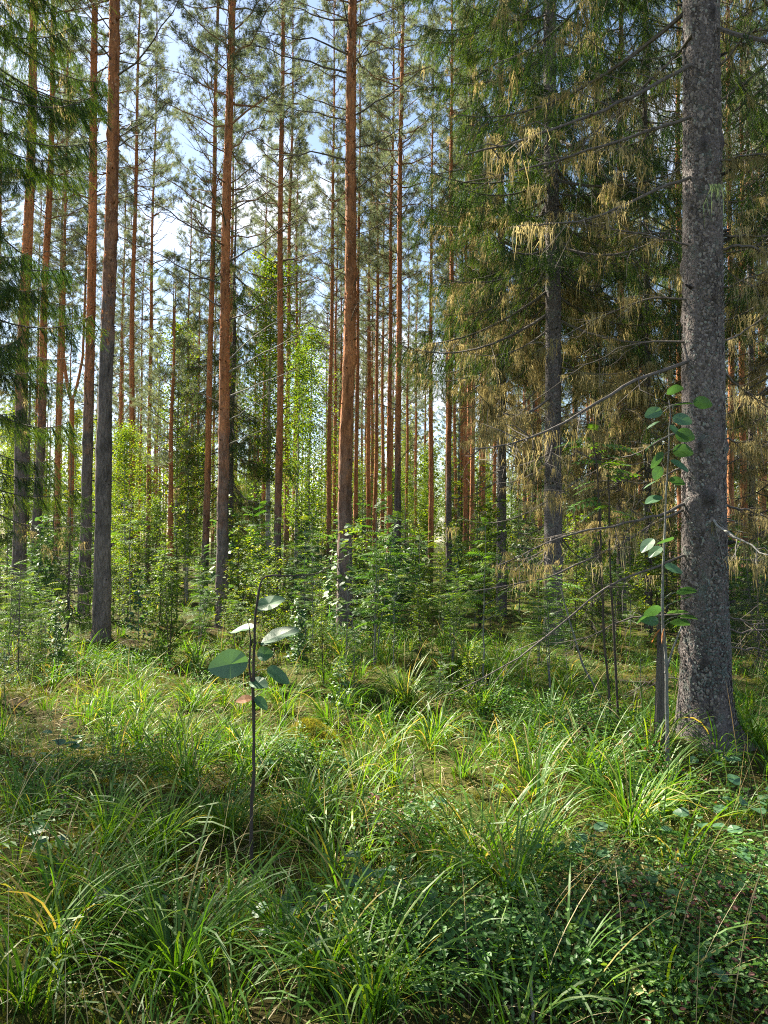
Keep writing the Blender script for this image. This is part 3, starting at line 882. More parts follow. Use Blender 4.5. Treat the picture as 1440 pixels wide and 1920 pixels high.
sp_b, sp_ax, sp_rd = trunk_buf(22.0, .125, 601, sides=20, dz=.11, bend=.05, flare=.35, plates=.05, top=.08, flakes=3500, flake_size=.026, flake_zmax=10)
SPRUCE_TRUNK = sp_b.mesh('spruce_trunk', [M_SPRUCE_BARK, M_FLAKE], (0,))
brnd = random.Random(9)


def spruce(px, D, w_px, label, zones, xy=None, lscale=1.0, group=None, zs=1.0):
    """zones: (z0, z1, spacing, branch set, azimuth range or None, length scale)"""
    if xy is None:
        p = pix(px, 1000, D); x, y = p[0], p[1]
    else:
        x, y = xy
    root = obj('spruce_tree', None, loc=(x, y, float(gh(x, y)) - .03), label=label, cat='spruce tree', group=group)
    rs = w_px * D / F_PX / 2 / sp_rd(1.5)
    rz = brnd.uniform(0, 6.28)
    obj('trunk', SPRUCE_TRUNK, root, rot=(0, 0, rz), sc=(rs, rs, zs))
    for (z0, z1, sp, bs, azr, ls) in zones:
        z = z0
        while z < z1:
            az = brnd.uniform(*(azr or (0, 6.28)))
            me, lm = brnd.choice(bs)
            s = lscale * ls * brnd.uniform(.55, 1.2)
            bo = obj('branch', me, root, loc=(math.cos(az) * .03, math.sin(az) * .03, z), rot=(brnd.uniform(-.2, .2), brnd.uniform(-.18, .18), az), sc=s)
            if lm is not None:
                obj('beard_lichen', lm, bo, kind='stuff')
            z += sp * brnd.uniform(.6, 1.4)
    return root


spruce(1037, 11.0, 33, 'straight grey spruce with short knots standing over the bright rowan sapling',
       [(1.3, 3.6, .18, BR_BARE, None, .8), (3.2, 5.6, .22, BR_DEAD, None, 1.0), (4.6, 7.2, .12, BR_HALF, None, 1.1), (5.4, 14, .14, BR_LIVE, None, 1.0), (5.8, 14, .2, BR_DENSE, None, 1.1), (14, 20, .12, BR_LIVE, None, .7)])
spruce(940, 15.5, 18, 'lichen-draped spruce with dense green boughs reaching over the pine edge',
       [(2.6, 5.5, .14, BR_BARE, None, .7), (3.4, 7, .20, BR_DEAD, None, .8), (4.6, 9, .10, BR_HALF, None, .95), (5.2, 14, .13, BR_LIVE, None, .9), (5.8, 14, .2, BR_DENSE, None, 1.0), (14, 20, .12, BR_LIVE, None, .6)])
spruce(1120, 17, 14, 'spruce curtained in tan lichen behind the straight grey spruce',
       [(1.9, 6.5, .14, BR_DEAD, None, .9), (3.0, 9, .11, BR_HALF, None, .95), (6, 16, .09, BR_LIVE, None, 1.0)])
spruce(1215, 13.5, 13, 'lichen-laden spruce in the thicket beside the big rough trunk',
       [(1.9, 5.5, .15, BR_DEAD, None, .9), (2.8, 7.5, .12, BR_HALF, None, .95), (5, 14, .10, BR_LIVE, None, 1.0)])
spruce(1470, 11, 20, 'spruce with lichen and green boughs past the big rough trunk',
       [(1.0, 4.5, .12, BR_BARE, None, .8), (2.2, 6, .2, BR_DEAD, None, .9), (4.0, 8, .14, BR_HALF, None, 1.0), (5, 14, .09, BR_LIVE, None, 1.1)])
spruce(1410, 20, 12, 'dark spruce in the depth past the big rough trunk',
       [(1.9, 6, .2, BR_DEAD, None, .9), (2, 9, .12, BR_HALF, None, 1.0), (8, 16, .12, BR_LIVE, None, 1.0)])
spruce(432, 19.5, 13, 'dark hanging spruce directly behind the tall orange pine',
       [(2.5, 9, .10, BR_LIVE, None, .95), (2, 8, .25, BR_HALF, None, .8), (9, 11, .12, BR_LIVE, None, .5)], zs=.52)
spruce(-75, 6.6, 34, 'dark green spruce whose boughs hang in from beside the pines',
       [(1.9, 3.6, .13, BR_DENSE, (-1.5, 1.2), .56), (3.4, 7.4, .08, BR_DENSE, (-1.5, 1.3), .56), (7, 14, .14, BR_LIVE, None, .8), (1.8, 7, .5, BR_HALF, None, .5)])


# the big spruce beside the camera
def big_spruce():
    D = 5.6
    p = pix(1321, 1010, D); x, y = p[0], p[1]
    z0 = float(gh(x, y)) - .04
    root = obj('spruce_tree', None, loc=(x, y, z0), label='big spruce trunk with rough scaly bark, lichen crust and spreading roots', cat='spruce tree')
    b, ax, rd = trunk_buf(20, .158, 611, sides=44, dz=.05, bend=.012, flare=.22, plates=.06, top=.1, knots=True,
                          extra_flare=[(-.25, .11, .13), (.5, .05, .14), (2.9, .06, .14), (-1.6, .05, .14), (-2.3, .06, .12)])
    obj('trunk', b.mesh('big_spruce_trunk', [M_SPRUCE_BARK], True), root)
    fb, _, _ = trunk_buf(20, .158, 611, sides=44, dz=.05, bend=.012, flare=.22, plates=.06, top=.1, knots=False, flakes=17000, flake_mat=0, flake_size=.021, flake_zmax=6.5,
                         extra_flare=[(-.25, .11, .13), (.5, .05, .14), (2.9, .06, .14), (-1.6, .05, .14), (-2.3, .06, .12)])
    v, t, m, a = fb.arrays()
    nb = 44 * int(20 / .05)
    keep = t[:, 0] >= nb
    f2 = Buf().add(v[nb:], t[keep] - nb, 0, a[nb:])
    obj('bark_scale_cover', f2.mesh('bark_scales', [M_FLAKE]), root, kind='stuff')
    # crusty lichen patches
    g = np.random.default_rng(77)
    lb = Buf()
    for (zc, ac, sp, n) in [(.62, -1.75, .10, 90), (.8, -1.45, .08, 60), (1.02, -1.7, .08, 60), (.5, -1.3, .05, 40), (1.25, -1.2, .07, 40), (1.6, -1.6, .12, 40), (2.2, -1.5, .15, 40), (3.0, -1.4, .2, 40), (3.9, -1.7, .3, 40), (.38, -1.9, .05, 30)]:
        n = n * 2; zz = g.normal(zc, sp, n); aa = g.normal(ac, sp / .16, n)
        r = np.array([rd(q) for q in zz])
        nr = np.stack([np.cos(aa), np.sin(aa), 0 * aa], -1)
        pos = np.concatenate([nr[:, :2] * (r * 1.05)[:, None], zz[:, None]], 1)
        X, Y, Z = frames(norm(np.stack([-np.sin(aa), np.cos(aa), g.normal(0, 1, n)], -1) + nr * .3), nr)
        stamp(lb, *FLAKE_T, pos, X, Y, Z, g.uniform(.007, .017, n), 0, g.random(n))
    obj('lichen_crust', lb.mesh('lichen_crust', [M_CRUST]), root, kind='stuff')
    # dead boughs, each from the trunk to its tip
    brs = [([(1287, 118), (1190, 180), (1050, 238), (880, 285)], 0, -1.0, .016), ([(1287, 216), (1180, 262), (1050, 305), (882, 338)], 0, -.6, .013),
           ([(1286, 330), (1190, 375), (1090, 410), (962, 420)], 0, -.9, .013), ([(1290, 62), (1262, 110), (1130, 240), (1020, 330)], 0, .6, .011),
           ([(1284, 458), (1230, 448), (1140, 440), (1058, 424)], 0, .3, .008), ([(1284, 676), (1190, 715), (1060, 800), (895, 842)], 0, -1.1, .015),
           ([(1284, 640), (1180, 640), (1080, 690), (960, 790)], 0, .8, .008), ([(1282, 800), (1200, 850), (1100, 880), (985, 960)], 0, .6, .009),
           ([(1281, 942), (1200, 975), (1080, 1000), (930, 1062)], 0, -.8, .012), ([(1281, 950), (1180, 1015), (1060, 1075), (900, 1105)], 0, -.3, .012),
           ([(1281, 1038), (1140, 1096), (1010, 1205), (890, 1280)], 0, -1.2, .009), ([(1283, 1150), (1190, 1160), (1100, 1210), (1040, 1215)], 0, .4, .007),
           ([(1284, 870), (1230, 900), (1120, 900), (1040, 930)], 0, .4, .008), ([(1290, 560), (1220, 560), (1120, 600), (1000, 660)], 0, .5, .009),
           ([(1356, 300), (1400, 292), (1470, 286)], 1, -.2, .010), ([(1358, 440), (1400, 442), (1480, 436)], 1, .2, .010), ([(1358, 467), (1400, 470), (1490, 505)], 1, -.2, .014),
           ([(1352, 540), (1400, 525), (1480, 500)], 1, -.4, .009), ([(1358, 690), (1400, 740), (1480, 790)], 1, .3, .011), ([(1360, 822), (1400, 826), (1480, 838)], 1, .1, .009),
           ([(1358, 944), (1400, 955), (1480, 985)], 1, .2, .010), ([(1304, 934), (1345, 985), (1400, 1022), (1452, 1045)], 1, -.6, .012), ([(1358, 1150), (1410, 1170), (1480, 1160)], 1, .3, .008),
           ([(1364, 1180), (1420, 1176), (1480, 1172)], 1, .5, .009), ([(1364, 1210), (1420, 1218), (1480, 1232)], 1, .6, .008), ([(1362, 1040), (1420, 1050), (1480, 1010)], 1, .8, .008),
           ([(1362, 640), (1400, 620), (1480, 560)], 1, .6, .008), ([(1360, 120), (1400, 70), (1470, 45)], 1, -.2, .010), ([(1284, 1275), (1230, 1270), (1170, 1290)], 0, .1, .006)]
    org = np.array([x, y, z0])
    for i, (pl, side, dd, r0) in enumerate(brs):
        gg = np.random.default_rng(700 + i)
        k = len(pl)
        P = np.array([pix(qx, qy, D + dd * j / (k - 1) - (0.0 if side else 0)) for j, (qx, qy) in enumerate(pl)]) - org
        c = ax(P[0][2]); P[0][:2] = np.array(c) + (P[0][:2] - c) * .75
        tt_ = np.linspace(0, k - 1, 16)
        pts = np.stack([np.interp(tt_, np.arange(k), P[:, c_]) for c_ in range(3)], -1)
        for _ in range(2):
            pts[1:-1] = (pts[:-2] + 2 * pts[1:-1] + pts[2:]) / 4
        pts[2:] += np.cumsum(gg.normal(0, .012, (14, 3)), 0) * .6
        bb, lb = Buf(), Buf()
        tv, tr = tube(pts, np.linspace(r0, r0 * .3, 16), 6); bb.add(tv, tr, 0, .45)
        LP = []
        for s in range(20 if side == 0 else 11):
            f = gg.uniform(.15, .98); q = np.array([np.interp(f, np.linspace(0, 1, 16), pts[:, c_]) for c_ in range(3)])
            ax_d = norm(pts[-1] - pts[0])
            d = norm(ax_d * gg.uniform(.5, 1) + gg.normal(0, .6, 3) + np.array([0, 0, -.1]))
            l = gg.uniform(.08, .42) * (1.2 - f * .6)
            e = q + d * l; m = (q + e) / 2 + gg.normal(0, .02, 3)
            tv, tr = tube(np.stack([q, m, e]), [r0 * .32, r0 * .26, r0 * .1], 3); bb.add(tv, tr, 0, .35)
            LP += [q + (e - q) * gg.random() for _ in range(1)]
        LP += [pts[j] for j in gg.integers(3, 16, 5)]
        o = obj('branch', bb.mesh('dead_bough', [M_PALE_TWIG if i in (21,) else M_TWIG], True), root)
        LP = np.array(LP); LP = LP[(gg.random(len(LP)) < .5) & (LP[:, 2] > 1.1)]
        if len(LP):
            grp = gg.integers(0, 4, len(LP))
            for kk, (tv, tr) in enumerate(BEARDS):
                s = grp == kk; mm = s.sum()
                if mm:
                    I = np.tile(np.eye(3)[None], (mm, 1, 1)); sc_ = .16 * gg.uniform(.4, 1.6, mm)
                    stamp(lb, tv, tr, LP[s], I[:, 0], I[:, 1], I[:, 2], np.stack([sc_ * .7 + .03, sc_ * .7 + .03, sc_], -1), 0, gg.random(mm))
            obj('beard_lichen', lb.mesh('beard_lichen', [M_LICHEN]), o, kind='stuff')
    # the pale green lichen tuft on the trunk
    q = pix(1342, 345, D - .17) - org
    tuft = Buf()
    tv, tr = lichen_beard(46, 31)
    tuft.add(tv * np.array([.16, .12, .32]) , tr, 0, np.repeat(rng.random(46), 5))
    obj('lichen_tuft', tuft.mesh('lichen_tuft', [M_GREEN_LICHEN]), root, loc=q)['label'] = 'pale green tuft of beard lichen'
    # live boughs above
    for i in range(46):
        zz = 5.2 + i * .2
        me, lm = brnd.choice(BR_HALF if zz < 7 else BR_LIVE)
        az = brnd.uniform(0, 6.28)
        bo = obj('branch', me, root, loc=(math.cos(az) * .08, math.sin(az) * .08, zz), rot=(0, brnd.uniform(-.15, .15), az), sc=brnd.uniform(.8, 1.15))
        if lm: obj('beard_lichen', lm, bo, kind='stuff')


big_spruce()


# background spruces and young spruces: a single crown each
def spruce_crown(seed, H, Lmax, z0, n, lo=True, lichen=.1, jitter=.2):
    g = np.random.default_rng(seed)
    pool = [spruce_branch(seed * 10 + i, 1.0, 1.0, lichen, .18, lo, hang=H > 5)[0] for i in range(4)]
    B = Buf()
    for i in range(n):
        z = z0 + (H - z0) * (i / n) ** 1.05
        L = Lmax * (1 - .93 * ((z - z0) / (H - z0))) * g.uniform(.75, 1.15)
        az = i * 2.4 + g.normal(0, .4); el = g.uniform(-jitter, jitter) - .35 * (z - z0) / (H - z0)
        Mx = np.array(Matrix.Rotation(az, 3, 'Z') @ Matrix.Rotation(el, 3, 'Y')) * L
        B.merge(pool[i % 4], Mx, (0, 0, z))
    tv, tt = tube(np.stack([np.zeros(10), np.zeros(10), np.linspace(z0 * .9, H, 10)], -1), np.linspace(.02 * H / 4 + .005, .004, 10), 6)
    B.add(tv, tt, 0, .4)
    return B


YOUNG_SP = [spruce_crown(650 + i, 2.6, .8, .12, 64, lo=True).mesh('young_spruce_crown', [M_TWIG, M_SPRUCE_NEEDLE]) for i in range(2)]
BACK_SP = [spruce_crown(660 + i, 15, 1.9, 1.2, 120, lo=True).mesh('spruce_crown', [M_TWIG, M_SPRUCE_NEEDLE]) for i in range(2)]
_st = tube(np.stack([np.zeros(6), np.zeros(6), np.linspace(-.08, 1.6, 6)], -1), np.linspace(.014, .008, 6), 6)
YS_STEM = Buf().add(*_st, 0, .4).mesh('young_spruce_stem', [M_DARK_STEM], True)
_st = tube(np.stack([np.zeros(8), np.zeros(8), np.linspace(-.1, 11, 8)], -1), np.linspace(.12, .04, 8), 8)
BS_STEM = Buf().add(*_st, 0, .5).mesh('back_spruce_stem', [M_SPRUCE_BARK], True)


def young_spruce(px, D, s, label, group=None):
    p = pix(px, 1000, D)
    r = obj('young_spruce', None, loc=(p[0], p[1], float(gh(p[0], p[1])) - .02), rot=(0, 0, brnd.uniform(0, 6)), label=label, cat='young spruce', group=group)
    obj('trunk', YS_STEM, r, sc=s); obj('crown', brnd.choice(YOUNG_SP), r, sc=s)


young_spruce(131, 11.5, 1.1, 'young spruce with whorled shoots between the grey-barked pine and the stout dark one')
young_spruce(40, 9.0, .55, 'small spruce at the foot of the stout dark pine')
for (px, D, s) in [(15, 14, .9), (215, 17, .9), (300, 22, 1.2), (565, 19, 1.0), (760, 21, 1.1), (895, 20, 1.2), (985, 22, 1.3), (1110, 13, .8), (1250, 16, 1.1), (1330, 13, .9), (1420, 9.5, .7), (1180, 20, 1.3), (460, 25, 1.4), (680, 26, 1.3), (100, 20, 1.2)]:
    young_spruce(px, D, s, 'young spruce among the leafy saplings', 'young spruces among the saplings')
for (px, D, s) in [(690, 34, .62), (860, 31, .6), (1000, 30, .8), (1080, 26, .9), (1180, 30, 1.0), (1300, 28, .95), (1400, 33, 1.0), (480, 38, .6), (190, 38, .6), (760, 45, .6), (50, 32, .8)]:
    p = pix(px, 1000, D)
    r = obj('spruce_tree', None, loc=(p[0], p[1], float(gh(p[0], p[1])) - .03), rot=(0, 0, brnd.uniform(0, 6)), label='dark spruce standing far back between the pines', cat='spruce tree', group='spruces far back')
    obj('trunk', BS_STEM, r, sc=s); obj('crown', brnd.choice(BACK_SP), r, sc=s)

# ------------------------------------------------------------------ leaf templates
def leaf_round(k=12, tip=.25, fold=.10, wav=.03, seed=0):
    g = np.random.default_rng(seed)
    a = np.linspace(0, 2 * math.pi, k, endpoint=False)
    x = .5 - .5 * np.cos(a); y = .5 * np.sin(a)
    x = x + tip * np.clip((x - .8) / .2, 0, 1) ** 2 * .6
    z = fold * np.abs(y) * 1.5 + g.normal(0, wav, k) - .12 * x * x
    v = np.concatenate([np.stack([x, y, z], -1), [[.5, 0, -.03]]])
    t = np.stack([np.full(k, k), np.arange(k), (np.arange(k) + 1) % k], -1)
    return v, t


ASPEN_T = [leaf_round(seed=s) for s in range(3)]
OVAL_T = (np.array([[0, 0, 0], [.35, .26, .06], [.75, .22, .03], [1, 0, -.05], [.75, -.22, .03], [.35, -.26, .06], [.5, 0, -.02]]),
          np.array([[0, 6, 1], [1, 6, 2], [2, 6, 3], [3, 6, 4], [4, 6, 5], [5, 6, 0]]))
DIAM_T = (np.array([[0, 0, 0], [.38, .36, .05], [1, 0, -.04], [.38, -.36, .05]]), np.array([[0, 2, 1], [0, 3, 2]]))


def rowan_leaf(pairs=6, seed=0):
    g = np.random.default_rng(seed)
    V, T, n = [], [], 0
    lv = np.array([[0, 0, 0], [.4, .17, .03], [1, 0, -.06], [.4, -.17, .03]]); lt = np.array([[0, 2, 1], [0, 3, 2]])
    ctr = lambda t: np.array([t, 0, .10 * t - .38 * t * t])
    for i in range(pairs):
        t = .22 + .72 * i / (pairs - 1)
        for s in (-1, 1):
            L = .30 * (1 - .25 * abs(t - .55)) * g.uniform(.9, 1.1)
            d = norm(np.array([.45, s * .9, -.30])); y = norm(np.cross([0, 0, 1], d)); z = np.cross(d, y)
            V.append(ctr(t) + (lv * L) @ np.stack([d, y, z])); T.append(lt + n); n += 4
    V.append(ctr(.94) + (lv * .3) @ np.stack([norm(np.array([1, 0, -.5])), np.array([0, 1, 0]), norm(np.array([.5, 0, 1]))])); T.append(lt + n); n += 4
    rv = np.array([[0, .008, 0], [0, -.008, 0], ctr(.5) + [0, .006, 0], ctr(.5) - [0, .006, 0], ctr(.96)])
    V.append(rv); T.append(np.array([[0, 1, 3], [0, 3, 2], [2, 3, 4]]) + n)
    return np.concatenate(V), np.concatenate(T)


ROWAN_T = [rowan_leaf(6, 1), rowan_leaf(7, 2), rowan_leaf(5, 3)]


def stem_path(H, seed, wob=.05, n=12, lean=(0, 0)):
    g = np.random.default_rng(seed)
    z = np.linspace(-.05, H, n)
    w = np.cumsum(g.normal(0, wob * H / n, (n, 2)), 0)
    w[0] = 0
    return np.stack([w[:, 0] + lean[0] * z, w[:, 1] + lean[1] * z, z], -1)


def sapling(kind, H, seed, stems=1, spread=.35, dens=1.0):
    """returns the stem buffer and the foliage buffer"""
    g = np.random.default_rng(seed)
    sb, fb = Buf(), Buf()
    P, Dr, S = [], [], []
    for k in range(stems):
        h = H * g.uniform(.65, 1) if k else H
        lean = g.normal(0, .10, 2) if k else g.normal(0, .04, 2)
        pts = stem_path(h, seed * 7 + k, .05, 12, lean)
        r0 = .0045 + .0036 * h
        tv, tt = tube(pts, np.linspace(r0, .0022, 12), 6); sb.add(tv, tt, 0, .5)
        at = lambda f: np.array([np.interp(f, np.linspace(0, 1, 12), pts[:, c]) for c in range(3)])
        if kind == 'rowan':
            nl = int(17 * h * dens)
            for i in range(nl):
                f = .28 + .72 * (i + g.random()) / nl
                a = i * 2.4 + g.normal(0, .3); q = at(f)
                P.append(q); Dr.append([math.cos(a), math.sin(a), g.uniform(.05, .55) + .4 * (f > .93)]); S.append(g.uniform(.15, .25))
            for i in range(int(5 * h)):
                f = g.uniform(.35, .85); a = g.uniform(0, 6.28); q = at(f); L = g.uniform(.2, .5) * spread * 2
                d = np.array([math.cos(a), math.sin(a), .7]); e = q + d * L
                tv, tt = tube(np.stack([q, (q + e) / 2 - [0, 0, .02], e]), [r0 * .4, r0 * .3, .0015], 4); sb.add(tv, tt, 0, .5)
                for w in range(5):
                    aa = g.uniform(0, 6.28); P.append(q + (e - q) * g.uniform(.4, 1)); Dr.append([math.cos(aa), math.sin(aa), g.uniform(0, .5)]); S.append(g.uniform(.13, .22))
        else:
            nb = int(15 * h * dens)
            for i in range(nb):
                f = .18 + .82 * (i + g.random()) / nb; a = i * 2.4 + g.normal(0, .4); q = at(f)
                L = spread * h * .55 * (1.15 - f) * g.uniform(.6, 1.3) + .05
                d = np.array([math.cos(a), math.sin(a), g.uniform(.15, .8)]); e = q + d * L
                m = (q + e) / 2 + g.normal(0, .02, 3)
                tv, tt = tube(np.stack([q, m, e]), [r0 * .35, r0 * .25, .001], 3); sb.add(tv, tt, 0, .5)
                nl = int((22 if kind == 'birch' else 9) * (L + .25) * 2.0)
                for w in range(nl):
                    aa = g.uniform(0, 6.28); t = g.uniform(.2, 1.05)
                    P.append(q + (e - q) * t + g.normal(0, .025, 3)); Dr.append([math.cos(aa), math.sin(aa), g.uniform(-.7, .35)])
                    S.append(g.uniform(.035, .065) if kind == 'birch' else g.uniform(.05, .085))
    P, Dr, S = np.array(P), norm(np.array(Dr)), np.array(S)
    T = {'rowan': ROWAN_T, 'birch': [OVAL_T], 'aspen': ASPEN_T}[kind]
    grp = g.integers(0, len(T), len(P))
    for k, (tv, tt) in enumerate(T):
        s = grp == k; m = s.sum()
        X, Y, Z = frames(Dr[s], roll=g.normal(0, .35, m))
        stamp(fb, tv, tt, P[s], X, Y, Z, S[s], 0, np.clip(g.normal(.5, .22, m), 0, 1))
    return sb, fb


SAP = {}
for kind, mat, sm in (('rowan', M_ROWAN, M_GREY_STEM), ('birch', M_BIRCH, M_DARK_STEM), ('aspen', M_ASPEN, M_GREY_STEM)):
    SAP[kind] = []
    for i in range(4):
        sb, fb = sapling(kind, 1.7, 800 + i + 17 * len(kind), stems=1 + i % 3)
        SAP[kind].append((sb.mesh(kind + '_stem', [sm], True), fb.mesh(kind + '_foliage', [mat])))
CATN = {'rowan': 'rowan sapling', 'birch': 'birch sapling', 'aspen': 'aspen sapling'}


def put_sapling(kind, x, y, s, label, group=None, var=None, sz=None):
    sm, fm = SAP[kind][brnd.randrange(4) if var is None else var]
    r = obj(kind + '_sapling', None, loc=(x, y, float(gh(x, y)) - .01), rot=(0, 0, brnd.uniform(0, 6.28)), sc=(s, s, sz or s), label=label, cat=CATN[kind], group=group)
    obj('stem', sm, r); obj('foliage', fm, r)
    return r


# named saplings
def at_px(px, D):
    p = pix(px, 1000, D); return p[0], p[1]


put_sapling('rowan', *at_px(703, 8.2), 1.05, 'teal-leaved rowan sapling in front of the thick orange pine foot', var=2)
put_sapling('rowan', *at_px(1032, 7.6), .78, 'sunlit bright green rowan sapling before the straight grey spruce', var=1)
put_sapling('rowan', *at_px(905, 7.5), .95, 'grey-green rowan sapling in the middle of the clearing', var=0)
put_sapling('aspen', *at_px(262, 10.4), .62, 'aspen sapling just beside the foot of the grey-barked pine', var=0)
put_sapling('birch', *at_px(300, 11.5), .85, 'yellow-leaved birch sapling catching sun beside the grey-barked pine', var=1)
put_sapling('aspen', *at_px(652, 8.8), .95, 'round-leaved aspen sapling among the rowans by the bilberry mound', var=3)
put_sapling('rowan', *at_px(575, 10.5), 1.05, 'rowan sapling behind the broken aspen stem', var=3)
put_sapling('birch', *at_px(445, 11.5), 1.0, 'leafy birch sapling at the foot of the tall orange pine', var=2)

GL = {'rowan': 'feather-leaved rowan sapling in the undergrowth below the pines', 'birch': 'small-leaved birch sapling in the undergrowth below the pines', 'aspen': 'round-leaved aspen sapling in the undergrowth below the pines'}
urnd = random.Random(33)
placed = []
cnt = 0
while cnt < 190:
    D = math.sqrt(urnd.uniform(9.5 ** 2, 27 ** 2)) if cnt > 60 else urnd.uniform(9.2, 15)
    px = urnd.uniform(-40, 1480)
    if D < 11.5 and 900 < px < 1250 and urnd.random() < .6:
        continue
    x, y = at_px(px, D)
    if any((x - a) ** 2 + (y - b_) ** 2 < .2 for a, b_ in placed):
        continue
    if D < 11.8 and 120 < px < 260:
        continue
    placed.append((x, y))
    kind = urnd.choices(['rowan', 'birch', 'aspen'], [.4, .42, .18])[0]
    v_ = brnd.randrange(4); sc_ = urnd.uniform(.45, .85) if D < 12 else urnd.uniform(.6, 1.35)
    adj = ('knee-high ' if sc_ < .6 else 'waist-high ' if sc_ < .85 else 'head-high ') + ('single-stemmed ', 'two-stemmed ', 'three-stemmed ', 'slim ')[v_]
    put_sapling(kind, x, y, sc_, adj + GL[kind], adj + kind + ' saplings', var=v_)
    cnt += 1
for (px, D, sc_, kind, v_) in [(610, 7.6, .6, 'birch', 1), (668, 7.3, .55, 'rowan', 1), (740, 7.8, .7, 'rowan', 3), (790, 8.6, .62, 'birch', 2), (850, 8.0, .7, 'rowan', 2), (935, 8.8, .6, 'birch', 0), (980, 8.2, .55, 'rowan', 0), (700, 9.4, .8, 'birch', 3), (560, 8.8, .6, 'aspen', 2),
                               (820, 6.9, .42, 'rowan', 1), (885, 6.7, .5, 'birch', 1), (1010, 9.4, .75, 'rowan', 2), (60, 8.4, .5, 'birch', 0), (110, 9.2, .6, 'aspen', 1), (15, 7.6, .45, 'aspen', 3), (1065, 8.9, .6, 'rowan', 1), (1200, 8.0, .5, 'rowan', 3), (640, 6.6, .38, 'aspen', 0)]:
    x, y = at_px(px, D)
    put_sapling(kind, x, y, sc_ * .82, ('single-stemmed ', 'two-stemmed ', 'three-stemmed ', 'slim ')[v_] + kind + ' sapling standing in the open grass before the pines', ('single-stemmed ', 'two-stemmed ', 'three-stemmed ', 'slim ')[v_] + kind + ' saplings in the open grass', var=v_)
for i in range(110):
    D = urnd.uniform(25, 58); x, y = at_px(urnd.uniform(-40, 1480), D)
    kind = urnd.choice(['birch', 'rowan'])
    put_sapling(kind, x, y, urnd.uniform(1.3, 2.8), 'tall leafy bush deep in the pine stand', 'bushes deep in the stand')


# broad-leaved trees
def broad_tree_buf(seed, H, z0, W, n, ls=(.05, .09)):
    g = np.random.default_rng(seed)
    sb, fb = Buf(), Buf()
    pts = stem_path(H, seed, .02, 16)
    tv, tt = tube(pts, np.linspace(.075, .008, 16), 8); sb.add(tv, tt, 0, .55)
    P = []
    nb = 60
    for i in range(nb):
        u = (i + g.random()) / nb; z = z0 + (H - z0) * u
        q = np.array([np.interp(z, pts[:, 2], pts[:, c]) for c in range(3)])
        a = i * 2.4; L = W * (1.1 - u) ** .7 * g.uniform(.25, 1.15) * min(1, .35 + u * 3)
        d = np.array([math.cos(a), math.sin(a), g.uniform(.5, 1.1)]); e = q + d * L * .75
        tv, tt = tube(np.stack([q, (q + e) / 2, e]), [.012 * (1.2 - u), .008 * (1.2 - u), .002], 4); sb.add(tv, tt, 0, .3)
        m = int(n / nb)
        t = g.uniform(.2, 1.1, m)[:, None]
        cl = q + (e - q) * t + g.normal(0, .13, (m, 3)) * (.4 + t) + np.array([0, 0, -.1]) * t
        P.append(cl)
    P = np.concatenate(P); m = len(P)
    X, Y, Z = frames(rand_dirs(m, -.9, .3, g), roll=g.uniform(0, 6.28, m))
    stamp(fb, *DIAM_T, P, X, Y, Z, g.uniform(*ls, m), 0, np.clip(g.normal(.55, .22, m), 0, 1))
    return sb, fb


BROAD = []
for i in range(3):
    sb, fb = broad_tree_buf(900 + i, 9, 1.8 + i * .6, 2.1, 8400)
    BROAD.append((sb.mesh('birch_trunk', [M_BIRCH_BARK], True), fb.mesh('birch_crown', [M_BIRCH])))


def birch(px, D, s, label, k=0, group=None, xy=None, sxy=None):
    x, y = xy or at_px(px, D)
    r = obj('birch_tree', None, loc=(x, y, float(gh(x, y)) - .03), rot=(0, 0, brnd.uniform(0, 6.28)), label=label, cat='birch tree', group=group)
    a = sxy or s
    obj('trunk', BROAD[k][0], r, sc=(a, a, s)); obj('crown', BROAD[k][1], r, sc=(a, a, s))


birch(580, 27, 1.0, 'sunlit yellow-green birch glowing between the thin pines', 0)
birch(556, 23, .8, 'smaller yellow-green birch in front of the glowing one', 1)
birch(332, 25, .95, 'pale green birch below the bright gap of sky', 2)
birch(352, 19, .45, 'thin white birch stem by the short young pine', 1, sxy=.6)
birch(503, 20, .98, 'mottled birch stem between the tall orange pine and the straight one', 2, sxy=1.0)
birch(234, 15.5, .42, 'thin white birch stem behind the grey-barked pine', 1, sxy=.55)
for (px, D, s) in [(140, 40, .9), (430, 42, .9), (620, 40, .75), (700, 50, .9), (800, 42, .7), (900, 48, .9), (1050, 36, .8), (1240, 40, 1), (1390, 30, .8), (30, 36, .9), (540, 50, .9), (260, 50, .9), (650, 60, 1.1), (850, 62, 1.1), (380, 60, 1.1), (180, 60, 1.2), (20, 60, 1.2), (1000, 62, 1.2), (1150, 58, 1.2), (1300, 60, 1.2), (1450, 50, 1.2), (480, 66, 1.2), (760, 72, 1.3)]:
    birch(px, D, s, 'leafy birch deep in the pine stand', brnd.randrange(3), 'birches deep in the stand')
for i in range(72):
    birch(urnd.uniform(-60, 1500) if i > 14 else urnd.uniform(740, 920), urnd.uniform(34, 75), urnd.uniform(.45, .75), 'low bushy birch deep in the pine stand', brnd.randrange(3), 'low birches deep in the stand', sxy=urnd.uniform(.8, 1.3))


